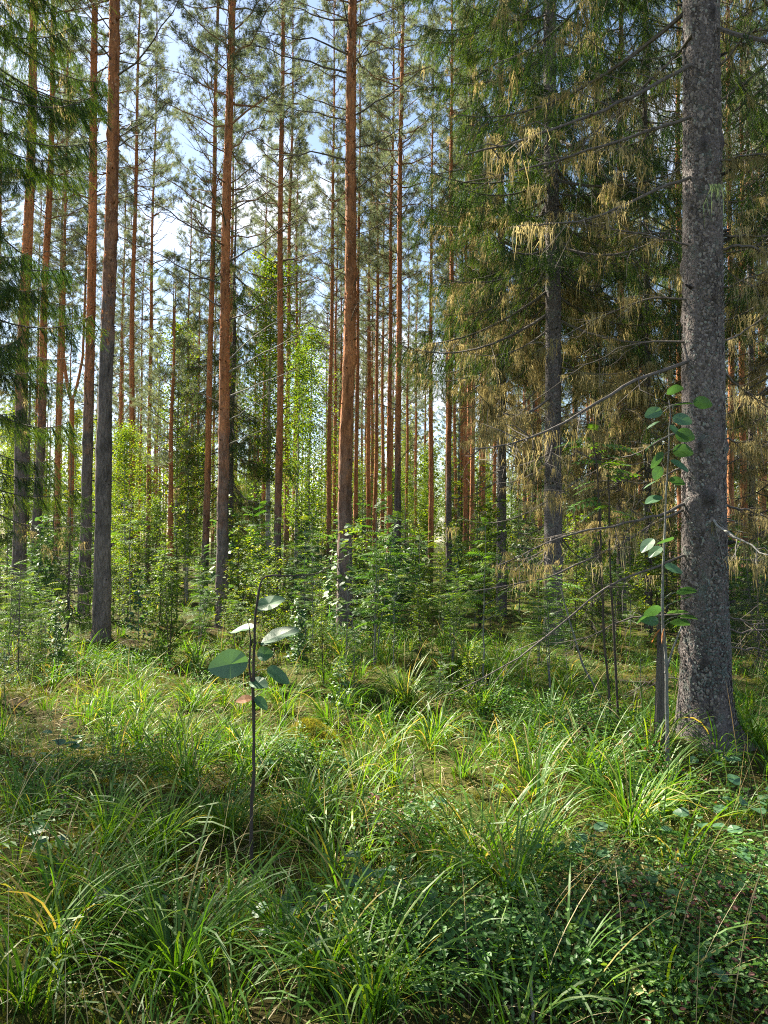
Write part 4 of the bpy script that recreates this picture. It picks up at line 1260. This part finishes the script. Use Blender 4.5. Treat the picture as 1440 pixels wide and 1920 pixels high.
def far_forest():
    g = np.random.default_rng(990)
    b = Buf()
    n = 470
    d = np.sqrt(g.uniform(66 ** 2, 150 ** 2, n)); a = np.radians(g.uniform(-48, 48, n))
    for i in range(n):
        x, y = d[i] * math.sin(a[i]), d[i] * math.cos(a[i]); z = float(gh(x, y)) - .3
        H = g.uniform(14, 20)
        tv, tt = tube([[x, y, z], [x, y, z + H * .6], [x, y, z + H]], [.12, .08, .02], 4); b.add(tv, tt, 0, .5)
        conif = g.random() < .55
        m = 150
        zz = z + H * (g.uniform(.35, 1, m) if conif else g.uniform(.03, .75, m) ** 1.3)
        r = (1.2 if conif else 2.6) * np.sqrt(g.random(m)); q = g.uniform(0, 6.28, m)
        P = np.stack([x + r * np.cos(q), y + r * np.sin(q), zz], -1)
        X, Y, Z = frames(rand_dirs(m, -.8, .8, g), roll=g.uniform(0, 6.28, m))
        stamp(b, *DIAM_T, P, X, Y, Z, g.uniform(.25, .6, m), 1 if conif else 2, np.clip(g.normal(.5, .2, m), 0, 1))
    obj('far_forest', b.mesh('far_forest', [M_PINE_BARK, M_PINE_NEEDLE, M_BIRCH]), kind='stuff', label='the far wood closing the view behind the stand', cat='forest').color = (.1, .5, .5, 1)


far_forest()

# ------------------------------------------------------------------ near plants, leaf by leaf
LEAF_MESH = {}
M_NEAR_ASPEN = leaf_mat('near_aspen_leaf', [(0, (0.045, 0.140, 0.062)), (1, (0.085, 0.19, 0.075))], trans=0.4, gloss=0.045, rough=.5)  # bluer than the other aspen leaves: sky reflection put into the base colour
for nm, mt in (('aspen', M_NEAR_ASPEN), ('brown', M_BROWN_LEAF), ('yellow', M_YELLOW_LEAF)):
    LEAF_MESH[nm] = [Buf().add(tv, tt, 0, .35 + .15 * i).mesh(nm + '_leaf', [mt]) for i, (tv, tt) in enumerate([leaf_round(16, wav=.02, seed=40 + s) for s in range(3)])]
ROWAN_MESH = [Buf().add(tv, tt, 0, .35 + .1 * i).mesh('rowan_leaf', [M_ROWAN]) for i, (tv, tt) in enumerate(ROWAN_T)]


def place_leaf(parent, mesh, pos, direction, size, roll=0.0, name='leaf'):
    X, Y, Z = frames(np.array([direction], float), roll=np.array([roll]))
    M = Matrix([[X[0][i], Y[0][i], Z[0][i]] for i in range(3)])
    o = obj(name, mesh, parent, loc=pos, rot=M.to_euler(), sc=size)
    return o


def path_plant(name, base, poly, D, radii, mat, label, cat):
    """a stem through photograph pixels at one distance, its own object with its leaves"""
    p0 = np.array([base[0], base[1], float(gh(base[0], base[1])) - .03])
    root = obj(name, None, loc=p0, label=label, cat=cat)
    P = np.array([pix(qx, qy, d) for (qx, qy, d) in poly])
    P = np.concatenate([[p0 * 1.0], P]) - p0
    k = len(P)
    tt_ = np.linspace(0, k - 1, 40)
    pts = np.stack([np.interp(tt_, np.arange(k), P[:, c]) for c in range(3)], -1)
    pts[1:-1] = (pts[:-2] + 2 * pts[1:-1] + pts[2:]) / 4
    gp = np.random.default_rng(int(abs(p0[0]) * 1000))
    pts[2:-1] += np.cumsum(gp.normal(0, .0022, (37, 3)), 0) * np.array([1, 1, .3]) * .8
    tv, tr = tube(pts, np.interp(tt_ / (k - 1), np.linspace(0, 1, len(radii)), radii) * gp.uniform(.86, 1.2, 40), 8)
    obj('stem', Buf().add(tv, tr, 0, .5).mesh(name + '_stem', [mat], True), root)
    return root, p0


# broken aspen in the foreground
bp_ = ground_at(479, 1690)
DA = bp_[1] * 1.0
root, p0 = path_plant('aspen_sapling', bp_, [(470, 1590, DA), (472, 1500, DA), (476, 1400, DA), (475, 1310, DA), (474, 1240, DA), (479, 1160, DA), (488, 1092, DA), (500, 1080, DA + .02), (545, 1080, DA + .05), (600, 1078, DA + .08), (625, 1060, DA + .10)],
                      DA, [.0085, .0078, .0072, .007, .0062, .005, .0042, .003, .0018], M_DARK_STEM,
                      'broken-topped aspen stem with few large leaves rising from the foreground grass', 'aspen sapling')
for (px, py, ex, ey, dz, sz, roll, kd) in [(465, 1240, 398, 1250, -.02, .13, 1.1, 'aspen'), (482, 1143, 526, 1120, .03, .105, -.35, 'aspen'), (474, 1177, 436, 1180, .05, .09, .1, 'aspen'), (489, 1204, 548, 1180, -.04, .125, .25, 'aspen'),
                                           (482, 1228, 508, 1224, .0, .075, -.9, 'aspen'), (500, 1255, 540, 1275, .03, .08, -.5, 'aspen'), (470, 1276, 497, 1284, -.04, .06, -.4, 'aspen'),
                                           (473, 1310, 445, 1312, .0, .055, .3, 'brown'), (478, 1308, 500, 1326, .0, .06, -.4, 'aspen')]:
    a = pix(px, py, DA) - p0; e = pix(ex, ey, DA + dz) - p0
    d = e - a
    L = max(np.linalg.norm(d), .04)
    L = max(L, sz * .8)
    place_leaf(root, LEAF_MESH[kd][prnd.randrange(3)], a, d, (L, max(sz, L * .85), sz), math.copysign(abs(roll) * .8 + .25, d[0]))
    st = pix(475, py + 8, DA) - p0
    tv, tr = tube(np.stack([st, (st + a) / 2 + [0, 0, .006], a]), [.0015, .0013, .001], 4)
    obj('leaf_stalk', Buf().add(tv, tr, 0, .6).mesh('leaf_stalk', [M_GREY_STEM]), root)

tv, tr = tube(np.array([pix(474, 1300, DA), pix(467, 1250, DA - .01), pix(470, 1200, DA - .01), pix(466, 1165, DA)]) - p0, [.005, .0045, .004, .002], 6)
obj('branch', Buf().add(tv, tr, 0, .4).mesh('aspen_shoot', [M_DARK_STEM], True), root)

# aspen sapling in front of the big spruce
bp_ = ground_at(1253, 1462)
D0 = bp_[1]
root, p0 = path_plant('aspen_sapling', bp_, [(1250, 1390, D0), (1247, 1260, D0), (1246, 1220, D0), (1240, 1170, D0), (1240, 1060, D0), (1242, 980, D0 + .02), (1245, 900, D0 + .03), (1249, 830, D0 + .03), (1254, 750, D0 + .03)],
                      D0, [.012, .011, .010, .0085, .007, .006, .005, .003], M_GREY_STEM, 'tall aspen sapling with round leaves close against the big spruce trunk', 'aspen sapling')
g = np.random.default_rng(5)
lv = [(1262, 760, 1312, 752, .09), (1300, 752, 1330, 758, .06), (1240, 768, 1215, 778, .07), (1262, 782, 1292, 790, .07), (1238, 790, 1216, 800, .07), (1255, 800, 1285, 820, .08), (1240, 820, 1205, 845, .08), (1262, 842, 1302, 850, .09), (1245, 850, 1222, 872, .08),
      (1258, 862, 1288, 880, .07), (1240, 875, 1228, 895, .08), (1268, 810, 1300, 822, .05), (1236, 900, 1210, 912, .06), (1255, 898, 1280, 905, .06), (1240, 930, 1215, 940, .05), (1262, 1012, 1235, 1016, .06), (1240, 1025, 1220, 1040, .06), (1246, 1060, 1275, 1070, .05),
      (1225, 1010, 1205, 1030, .06), (1240, 1145, 1180, 1150, .07), (1250, 1150, 1290, 1145, .07), (1262, 1130, 1310, 1110, .07), (1258, 1165, 1300, 1170, .07), (1225, 1150, 1195, 1165, .06), (1268, 1110, 1320, 1105, .06), (1235, 1165, 1205, 1160, .05), (1270, 1155, 1330, 1160, .05), (1250, 735, 1275, 728, .04)]
for (px, py, ex, ey, sz) in lv:
    dd = g.uniform(-.10, .06)
    a = pix(px, py, D0 + dd * .5) - p0; e = pix(ex, ey, D0 + dd) - p0
    d = e - a; L = min(np.linalg.norm(d) * 1.05, .115)
    place_leaf(root, LEAF_MESH['aspen'][g.integers(3)], a, d, (max(L, .07), min(max(sz, .065, L * .85), .10), .07), g.uniform(-1.1, 1.1))
    st = pix(1244, py + 12, D0) - p0
    tv, tr = tube(np.stack([st, (st + a) / 2 + [0, 0, .008], a]), [.0018, .0015, .001], 4)
    obj('leaf_stalk', Buf().add(tv, tr, 0, .6).mesh('leaf_stalk', [M_GREY_STEM]), root)
for (px, py, ex, ey) in [(1238, 1180, 1222, 1200), (1245, 1178, 1240, 1200)]:
    a = pix(px, py, D0 - .02) - p0; e = pix(ex, ey, D0 - .03) - p0
    place_leaf(root, LEAF_MESH['brown'][0], a, e - a, (.09, .06, .06), .6)['label'] = 'withered orange-brown leaf'
tv, tr = tube(np.array([pix(1247, 1262, D0), pix(1262, 1215, D0 + .05), pix(1282, 1165, D0 + .1)]) - p0, [.008, .006, .004], 6)
obj('branch', Buf().add(tv, tr, 0, .5).mesh('aspen_fork', [M_GREY_STEM], True), root)

# weathered snag
bp_ = ground_at(1236, 1400)
D1 = bp_[1]
p0 = np.array([bp_[0], bp_[1], float(gh(bp_[0], bp_[1])) - .04])
top = pix(1240, 1188, D1) - p0
sn = Buf()
gz = np.linspace(0, 1, 24); sa = np.linspace(0, 2 * math.pi, 18, endpoint=False)
w = np.array([np.interp(gz, [0, .15, .6, .9, 1], [.040, .034, .030, .024, .014])]).T
ridge = 1 + .18 * np.sin(sa * 5 + 1)[None] + .08 * np.sin(sa * 11)[None]
spl = np.where(gz > .75, (gz - .75) * .45, 0)[:, None] * (np.sin(sa * 3) + .8 * np.sin(sa * 7 + 1))[None]
V = np.stack([top[0] * gz[:, None] + w * ridge * np.cos(sa)[None], top[1] * gz[:, None] + w * ridge * np.sin(sa)[None] * .8, top[2] * gz[:, None] + spl + 0 * w], -1).reshape(-1, 3)
ii = np.arange(23)[:, None] * 18; jj = np.arange(18)[None]; kk = (jj + 1) % 18
T = np.stack([np.stack([ii + jj, ii + kk, ii + 18 + kk], -1), np.stack([ii + jj, ii + 18 + kk, ii + 18 + jj], -1)], 2).reshape(-1, 3)
V = np.concatenate([V, [top]]); T = np.concatenate([T, np.stack([23 * 18 + np.arange(18), 23 * 18 + (np.arange(18) + 1) % 18, np.full(18, len(V) - 1)], -1)])
obj('broken_snag', sn.add(V, T, 0, .5).mesh('snag', [M_SNAG], False), loc=p0, label='weathered grey snag standing beside the big spruce trunk', cat='snag')

# rowans with thin dark stems by the thicket
for (bx, by, poly, lvs, lab) in [
    ((1148), 1372, [(1135, 1200), (1128, 1040), (1122, 880), (1112, 810)], 17, 'tall thin rowan with two dark stems in front of the lichen thicket'),
    ((1160), 1372, [(1150, 1200), (1140, 1060), (1136, 900), (1138, 840)], 12, 'thin rowan stem growing close against the tall two-stemmed rowan'),
    ((1152), 1345, [(1095, 1250), (1066, 1150), (1048, 1090), (1034, 1062)], 6, 'leaning grey rowan stem bending toward the straight grey spruce')]:
    b_ = ground_at(bx, by); Dd = b_[1]
    root, p0 = path_plant('rowan_sapling', b_, [(qx, qy, Dd) for qx, qy in poly], Dd, [.010, .008, .006, .003], M_DARK_STEM if lvs > 6 else M_GREY_STEM, lab, 'rowan sapling')
    for i in range(lvs):
        f = g.uniform(.45, 1.0) * (len(poly) - 1)
        k = min(int(f), len(poly) - 2)
        qx = poly[k][0] + (poly[k + 1][0] - poly[k][0]) * (f - k); qy = poly[k][1] + (poly[k + 1][1] - poly[k][1]) * (f - k)
        q = pix(qx, qy, Dd) - p0
        a = g.uniform(0, 6.28)
        place_leaf(root, ROWAN_MESH[g.integers(3)], q, (math.cos(a), math.sin(a) * .8, g.uniform(-.1, .5)), g.uniform(.16, .26), g.normal(0, .2))


# seedlings: low round-leaved aspens and rowan fronds in the foreground
def seedling(px, py, lab, leaves, kind='aspen', h=.16, spread=.12):
    b_ = ground_at(px, py)
    p0 = np.array([b_[0], b_[1], float(gh(b_[0], b_[1])) - .01])
    nm = kind + '_seedling'
    root = obj(nm, None, loc=p0, label=lab, cat='seedling')
    tv, tr = tube(np.array([[0, 0, 0], [.005, .004, h * .5], [.012, 0, h]]), [.003, .0025, .0015], 5)
    obj('stem', Buf().add(tv, tr, 0, .4).mesh('seedling_stem', [M_DARK_STEM], True), root)
    for i in range(leaves):
        a = i * 2.4 + g.normal(0, .3); r = spread * g.uniform(.25, 1) ; z = h * g.uniform(.55, 1.1)
        d = np.array([math.cos(a), math.sin(a), 0])
        q = d * r + [0, 0, z]
        if kind == 'aspen':
            tv, tr = tube(np.stack([[.01, 0, z * .8], q * .6 + [0, 0, z * .35], q]), [.0014, .0012, .001], 4)
            obj('leaf_stalk', Buf().add(tv, tr, 0, .5).mesh('leaf_stalk', [M_DARK_STEM]), root)
            place_leaf(root, LEAF_MESH['aspen'][i % 3], q, d + [0, -.5, g.uniform(-.3, .4)], g.uniform(.05, .075), g.normal(0, .3))
        else:
            place_leaf(root, ROWAN_MESH[i % 3], np.array([.01, 0, z * .9]), d + [0, 0, .35], g.uniform(.18, .28), g.normal(0, .2))
    return root


seedling(1325, 1650, 'aspen seedling with a cluster of round leaves below the big spruce', 10, h=.26, spread=.17)
seedling(1400, 1560, 'larger aspen seedling with dull round leaves at the picture-edge side of the spruce root', 9, h=.24, spread=.15)
seedling(690, 1720, 'aspen seedling with blue-green leaves in the gap between the tussocks', 7, h=.22, spread=.10)
seedling(640, 1840, 'low aspen seedling with overlapping leaves among long grass blades', 8, h=.10, spread=.11)
seedling(800, 1540, 'tiny aspen seedling among grass blades in the shaded hollow', 4, h=.12, spread=.06)
seedling(1340, 1450, 'aspen seedling sprouting at the foot of the big spruce trunk', 6, h=.12, spread=.14)
seedling(520, 1470, 'aspen seedling beside the broken-topped aspen stem', 6, h=.16, spread=.09)
seedling(740, 1880, 'broad-leaved seedling in the nearest shaded grass', 6, h=.08, spread=.10)
seedling(30, 1640, 'rowan seedling with drooping feather leaves at the grass edge', 4, 'rowan', h=.2)
seedling(1185, 1420, 'rowan seedling with pale feather leaves near the weathered snag', 6, 'rowan', h=.14)
seedling(105, 1470, 'dark-stemmed aspen seedling in the shaded grass under the pines', 8, h=.34, spread=.12)

for (px, py) in [(90, 1600), (250, 1760), (560, 1750), (760, 1700), (860, 1860), (1050, 1800), (1110, 1650), (1240, 1760), (1300, 1870), (1390, 1690), (930, 1500), (640, 1460), (1420, 1620), (1200, 1700), (480, 1780), (150, 1420)]:
    seedling(px, py, 'little round-leaved aspen seedling low in the shaded grass', int(g.integers(3, 7)), h=g.uniform(.08, .2), spread=g.uniform(.05, .10))['group'] = 'little aspen seedlings in the grass'

# ------------------------------------------------------------------ ground cover
def scatter(n, r0, r1, a0=-34, a1=34, seed=0, power=1.0):
    g = np.random.default_rng(seed)
    d = (r0 ** power + (r1 ** power - r0 ** power) * g.random(n)) ** (1 / power)
    a = np.radians(g.uniform(a0, a1, n))
    return d * np.sin(a), d * np.cos(a)


def blades(buf, x, y, az, L, w, a0, a1, segs, var, mat=0, twist=0.6, g=rng):
    n = len(x)
    z = gh(x, y) - .01
    pos = np.stack([x, y, z], -1)
    hd = np.stack([np.cos(az), np.sin(az), 0 * az], -1)
    sd = np.stack([-np.sin(az), np.cos(az), 0 * az], -1)
    tw = g.normal(0, twist, n)
    V = []
    for k in range(segs + 1):
        t = k / segs
        ang = a0 + (a1 - a0) * t ** 1.3
        if k:
            pos = pos + (L / segs)[:, None] * (np.sin(ang)[:, None] * hd + np.cos(ang)[:, None] * np.array([0, 0, 1.0]))
        nrm = np.cos(ang)[:, None] * hd - np.sin(ang)[:, None] * np.array([0, 0, 1.0])
        c, s = np.cos(tw * t)[:, None], np.sin(tw * t)[:, None]
        side = c * sd + s * nrm
        wk = (w * (.55 + .9 * t) * (1 - t) ** .55 * 1.15)[:, None] if k < segs else None
        if k < segs:
            V += [pos - side * wk * .5, pos + side * wk * .5]
        else:
            V += [pos]
    V = np.stack(V, 1)
    nv = 2 * segs + 1
    T = []
    for k in range(segs - 1):
        T += [[2 * k, 2 * k + 1, 2 * k + 3], [2 * k, 2 * k + 3, 2 * k + 2]]
    T += [[2 * segs - 2, 2 * segs - 1, 2 * segs]]
    T = np.array(T)[None] + (np.arange(n) * nv)[:, None, None]
    buf.add(V.reshape(-1, 3), T.reshape(-1, 3), mat, np.repeat(var, nv))


TUSS = []
for (px, py, n, s) in [(120, 1800, 110, 1.1), (330, 1850, 150, 1.15), (610, 1850, 110, .85), (700, 1900, 80, 1.0), (180, 1700, 80, .9), (900, 1640, 130, 1.15), (960, 1690, 110, 1.1), (1010, 1600, 70, 1.1), (1180, 1560, 150, 1.1), (1240, 1530, 100, 1.0),
                       (1270, 1640, 70, 1.1), (830, 1650, 80, 1.0), (650, 1560, 60, .9), (300, 1600, 110, 1.0), (420, 1570, 120, 1.0), (200, 1580, 90, .9), (560, 1560, 60, .9), (350, 1480, 100, 1.0), (480, 1460, 60, .9), (60, 1540, 80, .9), (820, 1400, 110, 1.0), (760, 1330, 140, 1.1),
                       (900, 1340, 80, 1.0), (650, 1330, 90, 1.0), (340, 1400, 80, 1.0), (260, 1380, 60, 1.0), (1120, 1480, 80, 1.0), (1000, 1500, 60, .9), (740, 1470, 60, .9), (1050, 1900, 50, .9), (1250, 1880, 40, .9), (40, 1890, 70, 1.0), (1420, 1400, 70, .8), (1400, 1330, 60, .8)]:
    p = ground_at(px, py); TUSS.append((p[0], p[1], n, s))


def build_grass():
    g = np.random.default_rng(60)
    b = Buf()
    X, Y, AZ, L, W, A0, A1, VAR = [], [], [], [], [], [], [], []

    def tuss(x, y, n, s, wmul=1.0):
        a = g.uniform(0, 6.28, n); r = np.abs(g.normal(0, .06 * s, n))
        X.append(x + r * np.cos(a)); Y.append(y + r * np.sin(a))
        AZ.append(a + g.normal(0, .5, n)); L.append(g.uniform(.22, .62, n) * s)
        W.append(g.uniform(.006, .0125, n) * wmul); A0.append(g.uniform(.02, .5, n)); A1.append(g.uniform(.8, 2.5, n))
        VAR.append(np.clip(g.normal(.45, .2, n) + g.normal(0, .06), 0, .93) + (g.random(n) < .10) * .5)
    for (x, y, n, s) in TUSS:
        tuss(x, y, n, s)
    tx, ty = scatter(420, 2.3, 11, seed=61, power=1.4)
    for x, y in zip(tx, ty):
        d = vnoise(x * .7, y * .7, 70)
        if d > .50 and (math.hypot(x, y) > 4.6 or g.random() < .35):
            tuss(x, y, int(g.uniform(14, 60)), g.uniform(.6, 1.0))
    tx, ty = scatter(300, 8, 20, seed=62, power=1.4)
    for x, y in zip(tx, ty):
        tuss(x, y, int(g.uniform(10, 30)), g.uniform(.6, .95), 1.3)
    n = 6500                                                       # loose single blades
    x, y = scatter(n, 2.2, 13, seed=63, power=1.5)
    X.append(x); Y.append(y); AZ.append(g.uniform(0, 6.28, n)); L.append(g.uniform(.12, .42, n)); W.append(g.uniform(.003, .007, n))
    A0.append(g.uniform(0, .5, n)); A1.append(g.uniform(.3, 1.8, n)); VAR.append(np.clip(g.normal(.5, .22, n), 0, .95))
    cat = np.concatenate
    var = np.clip(cat(VAR), 0, 1)
    blades(b, cat(X), cat(Y), cat(AZ), cat(L), cat(W), cat(A0), cat(A1), 6, var, 0, g=g)
    obj('grass', b.mesh('grass', [M_GRASS]), kind='stuff', label='long green grass in arching tussocks', cat='grass')
    # dry stalks
    b = Buf()
    x, y = scatter(800, 2.3, 12, seed=64, power=1.3); n = len(x)
    blades(b, x, y, g.uniform(0, 6.28, n), g.uniform(.25, .8, n), g.uniform(.002, .004, n), g.uniform(.05, .4, n), g.uniform(.3, 1.6, n), 6, g.random(n), 0, g=g)
    x, y = scatter(9500, 2.1, 14, seed=65, power=1.4); n = len(x)  # flattened dead blades
    blades(b, x, y, g.uniform(0, 6.28, n), g.uniform(.1, .35, n), g.uniform(.003, .006, n), g.uniform(.9, 1.35, n), g.uniform(1.4, 1.9, n), 3, g.random(n), 0, g=g)
    obj('dry_grass', b.mesh('dry_grass', [M_DRYGRASS]), kind='stuff', label='tan dead grass blades and thin stalks', cat='dry grass')


build_grass()


def build_bilberry():
    g = np.random.default_rng(80)
    b = Buf()
    X, Y = [], []
    # patches seen in the photograph
    for (px, py, sx, sy, n) in [(1150, 1790, .9, .45, 330), (1330, 1740, .6, .5, 240), (900, 1800, .5, .25, 230), (1000, 1350, .8, .6, 520), (1090, 1400, .4, .4, 260), (640, 1200, .9, .8, 500), (200, 1260, .9, 1.0, 420),
                                (560, 1450, .3, .3, 130), (1400, 1850, .4, .3, 150), (1180, 1470, .5, .35, 220), (760, 1580, .3, .3, 130), (120, 1480, .6, .6, 200), (980, 1880, .5, .2, 160)]:
        p = ground_at(px, py)
        X.append(g.normal(p[0], sx * .55, n)); Y.append(g.normal(p[1], sy * .55, n))
    x, y = scatter(4800, 2.3, 16, seed=81, power=1.5)
    k = vnoise(x * .7, y * .7, 70) < .55
    X.append(x[k]); Y.append(y[k])
    X, Y = np.concatenate(X), np.concatenate(Y); n = len(X)
    m = 11                                                        # leaves on a sprig
    H = g.uniform(.08, .26, n); a = g.uniform(0, 6.28, n); ln = g.uniform(.1, .6, n)
    base = np.stack([X, Y, gh(X, Y)], -1)
    top = base + np.stack([np.cos(a) * ln * H, np.sin(a) * ln * H, H], -1)
    # stems
    w = .0014
    sv = np.stack([base + [w, 0, 0], base - [w, 0, 0], top], 1).reshape(-1, 3)
    b.add(sv, np.arange(n * 3).reshape(-1, 3), 1, .4)
    t = g.uniform(.35, 1.05, (n, m, 1))
    P = base[:, None] + (top - base)[:, None] * t + g.normal(0, .022, (n, m, 3))
    P = P.reshape(-1, 3)
    d = rand_dirs(len(P), -.25, .55, g)
    Xa, Ya, Za = frames(d, roll=g.normal(0, .5, len(P)))
    tone = np.repeat(np.clip(g.normal(.45, .14, n), 0, .85), m)
    red = np.repeat(vnoise(X * 2.2, Y * 2.2, 91) > .74, m) & (g.random(len(P)) < .22)
    var = np.where(red, g.uniform(.94, 1, len(P)), np.clip(tone + g.normal(0, .14, len(P)), 0, .9))
    stamp(b, *OVAL_T, P, Xa, Ya, Za, g.uniform(.013, .024, len(P)) * np.repeat(g.uniform(.8, 1.7, n), m), 0, var)
    obj('bilberry', b.mesh('bilberry', [M_BILBERRY, M_DARK_STEM]), kind='stuff', label='low bilberry carpet with small oval leaves', cat='bilberry')


build_bilberry()


def build_moss():
    g = np.random.default_rng(95)
    b = Buf()
    x, y = scatter(36000, 2.1, 12.5, seed=96, power=1.4)
    k = vnoise(x * 1.1 + 4, y * 1.1, 97) > .42
    x, y = x[k], y[k]; n = len(x)
    tv, tt = needle_tuft(7, .035, .0035, 3, 1.2)
    d = rand_dirs(n, .3, 1, g); X, Y, Z = frames(d, roll=g.uniform(0, 6.28, n))
    stamp(b, tv, tt, np.stack([x, y, gh(x, y) + .006], -1), X, Y, Z, g.uniform(.6, 1.3, n), 0, np.clip(g.normal(.35, .2, n), 0, 1))
    obj('moss', b.mesh('moss', [M_MOSS]), kind='stuff', label='yellow-green feathery moss between the grass', cat='moss')
    # the sunlit hummock
    b = Buf()
    n = 2600
    a = g.uniform(0, 6.28, n); r = .22 * np.sqrt(g.random(n))
    x = _moss_p[0] + r * np.cos(a) * 1.1; y = _moss_p[1] + .08 + r * np.sin(a)
    d = norm(rand_dirs(n, .2, 1, g) + np.stack([np.cos(a), np.sin(a), 0 * a], -1) * (r / .22)[:, None] * .6); X, Y, Z = frames(d, roll=g.uniform(0, 6.28, n))
    base = np.array([_moss_p[0], _moss_p[1] + .08, float(gh(_moss_p[0], _moss_p[1] + .08)) - .1])
    stamp(b, tv, tt, np.stack([x, y, gh(x, y) + .02], -1) - base, X, Y, Z, g.uniform(.6, 1.2, n), 0, np.clip(g.normal(.8, .15, n), 0, 1))
    obj('moss_hummock', b.mesh('moss_hummock', [M_MOSS]), loc=base, label='golden moss hummock in the grass beside the broken aspen stem', cat='moss')


build_moss()

# fallen leaves and sticks
for (px, py, kd, lab) in [(868, 1812, 'yellow', 'pale yellow fallen leaf caught upright among low bilberry'), (1180, 1908, 'yellow', 'round yellow fallen leaf at the nearest edge of the moss'), (1172, 1876, 'yellow', 'small curled yellow leaf beside the bilberry'),
                          (622, 1868, 'brown', 'shrivelled pinkish brown leaf below the aspen seedlings'), (85, 1700, 'brown', 'brown dead leaf in the dim hollow under the grass'), (1290, 1420, 'brown', 'brown leaf lying by the spruce roots')]:
    p = ground_at(px, py)
    o = place_leaf(None, LEAF_MESH[kd][0], (p[0], p[1], float(gh(p[0], p[1])) + .07), (.5, -.6, .5), .06, .4, 'fallen_leaf')
    o['label'] = lab; o['category'] = 'leaf'
p = ground_at(998, 1925)
tv, tr = tube(np.array([[0, 0, -.03], [.002, 0, .05], [-.003, .01, .10], [.002, .01, .17]]), [.006, .0055, .005, .002], 7)
obj('stick', Buf().add(tv, tr, 0, .6).mesh('stick', [M_PALE_TWIG], True), loc=(p[0], p[1], float(gh(p[0], p[1]))), label='short pale stick poking up from the nearest moss', cat='stick')
for (x0, y0, x1, y1, lab) in [(850, 1290, 720, 1330, 'thin grey twig lying on the grass mound'), (130, 1520, 60, 1460, 'dark twig leaning in the shaded grass'), (1210, 1400, 1330, 1330, 'grey twig lying against the spruce foot'), (780, 1480, 760, 1420, 'thin black twig standing in the tussocks')]:
    a, e = ground_at(x0, y0), ground_at(x1, y1)
    a = np.array([a[0], a[1], float(gh(a[0], a[1])) + .0]); e = np.array([e[0], e[1], float(gh(e[0], e[1])) + .12])
    tv, tr = tube(np.stack([0 * a, (e - a) * .5 + [.02, 0, .03], e - a]), [.006, .005, .003], 5)
    obj('twig', Buf().add(tv, tr, 0, .4).mesh('twig', [M_TWIG], True), loc=a, label=lab, cat='twig')

# ------------------------------------------------------------------ haze
def build_haze(density):
    m, n, l = new_mat('haze')
    out = n.new('ShaderNodeOutputMaterial')
    v = n.new('ShaderNodeVolumePrincipled')
    v.inputs['Color'].default_value = (0.92, 0.95, 1.0, 1)
    v.inputs['Density'].default_value = density
    v.inputs['Anisotropy'].default_value = 0.4
    l.new(v.outputs[0], out.inputs['Volume'])
    s, z0, z1 = 440.0, -4.0, 25.0
    V = [[x, y, z] for z in (z0, z1) for (x, y) in ((-s, -s), (s, -s), (s, s), (-s, s))]
    T = [[0, 2, 1], [0, 3, 2], [4, 5, 6], [4, 6, 7], [0, 1, 5], [0, 5, 4], [1, 2, 6], [1, 6, 5], [2, 3, 7], [2, 7, 6], [3, 0, 4], [3, 4, 7]]
    obj('haze', Buf().add(V, T).mesh('haze', [m]), kind='stuff', label='thin bright air between the far trunks', cat='haze')


HAZE = 0.0
if HAZE:
    build_haze(HAZE)
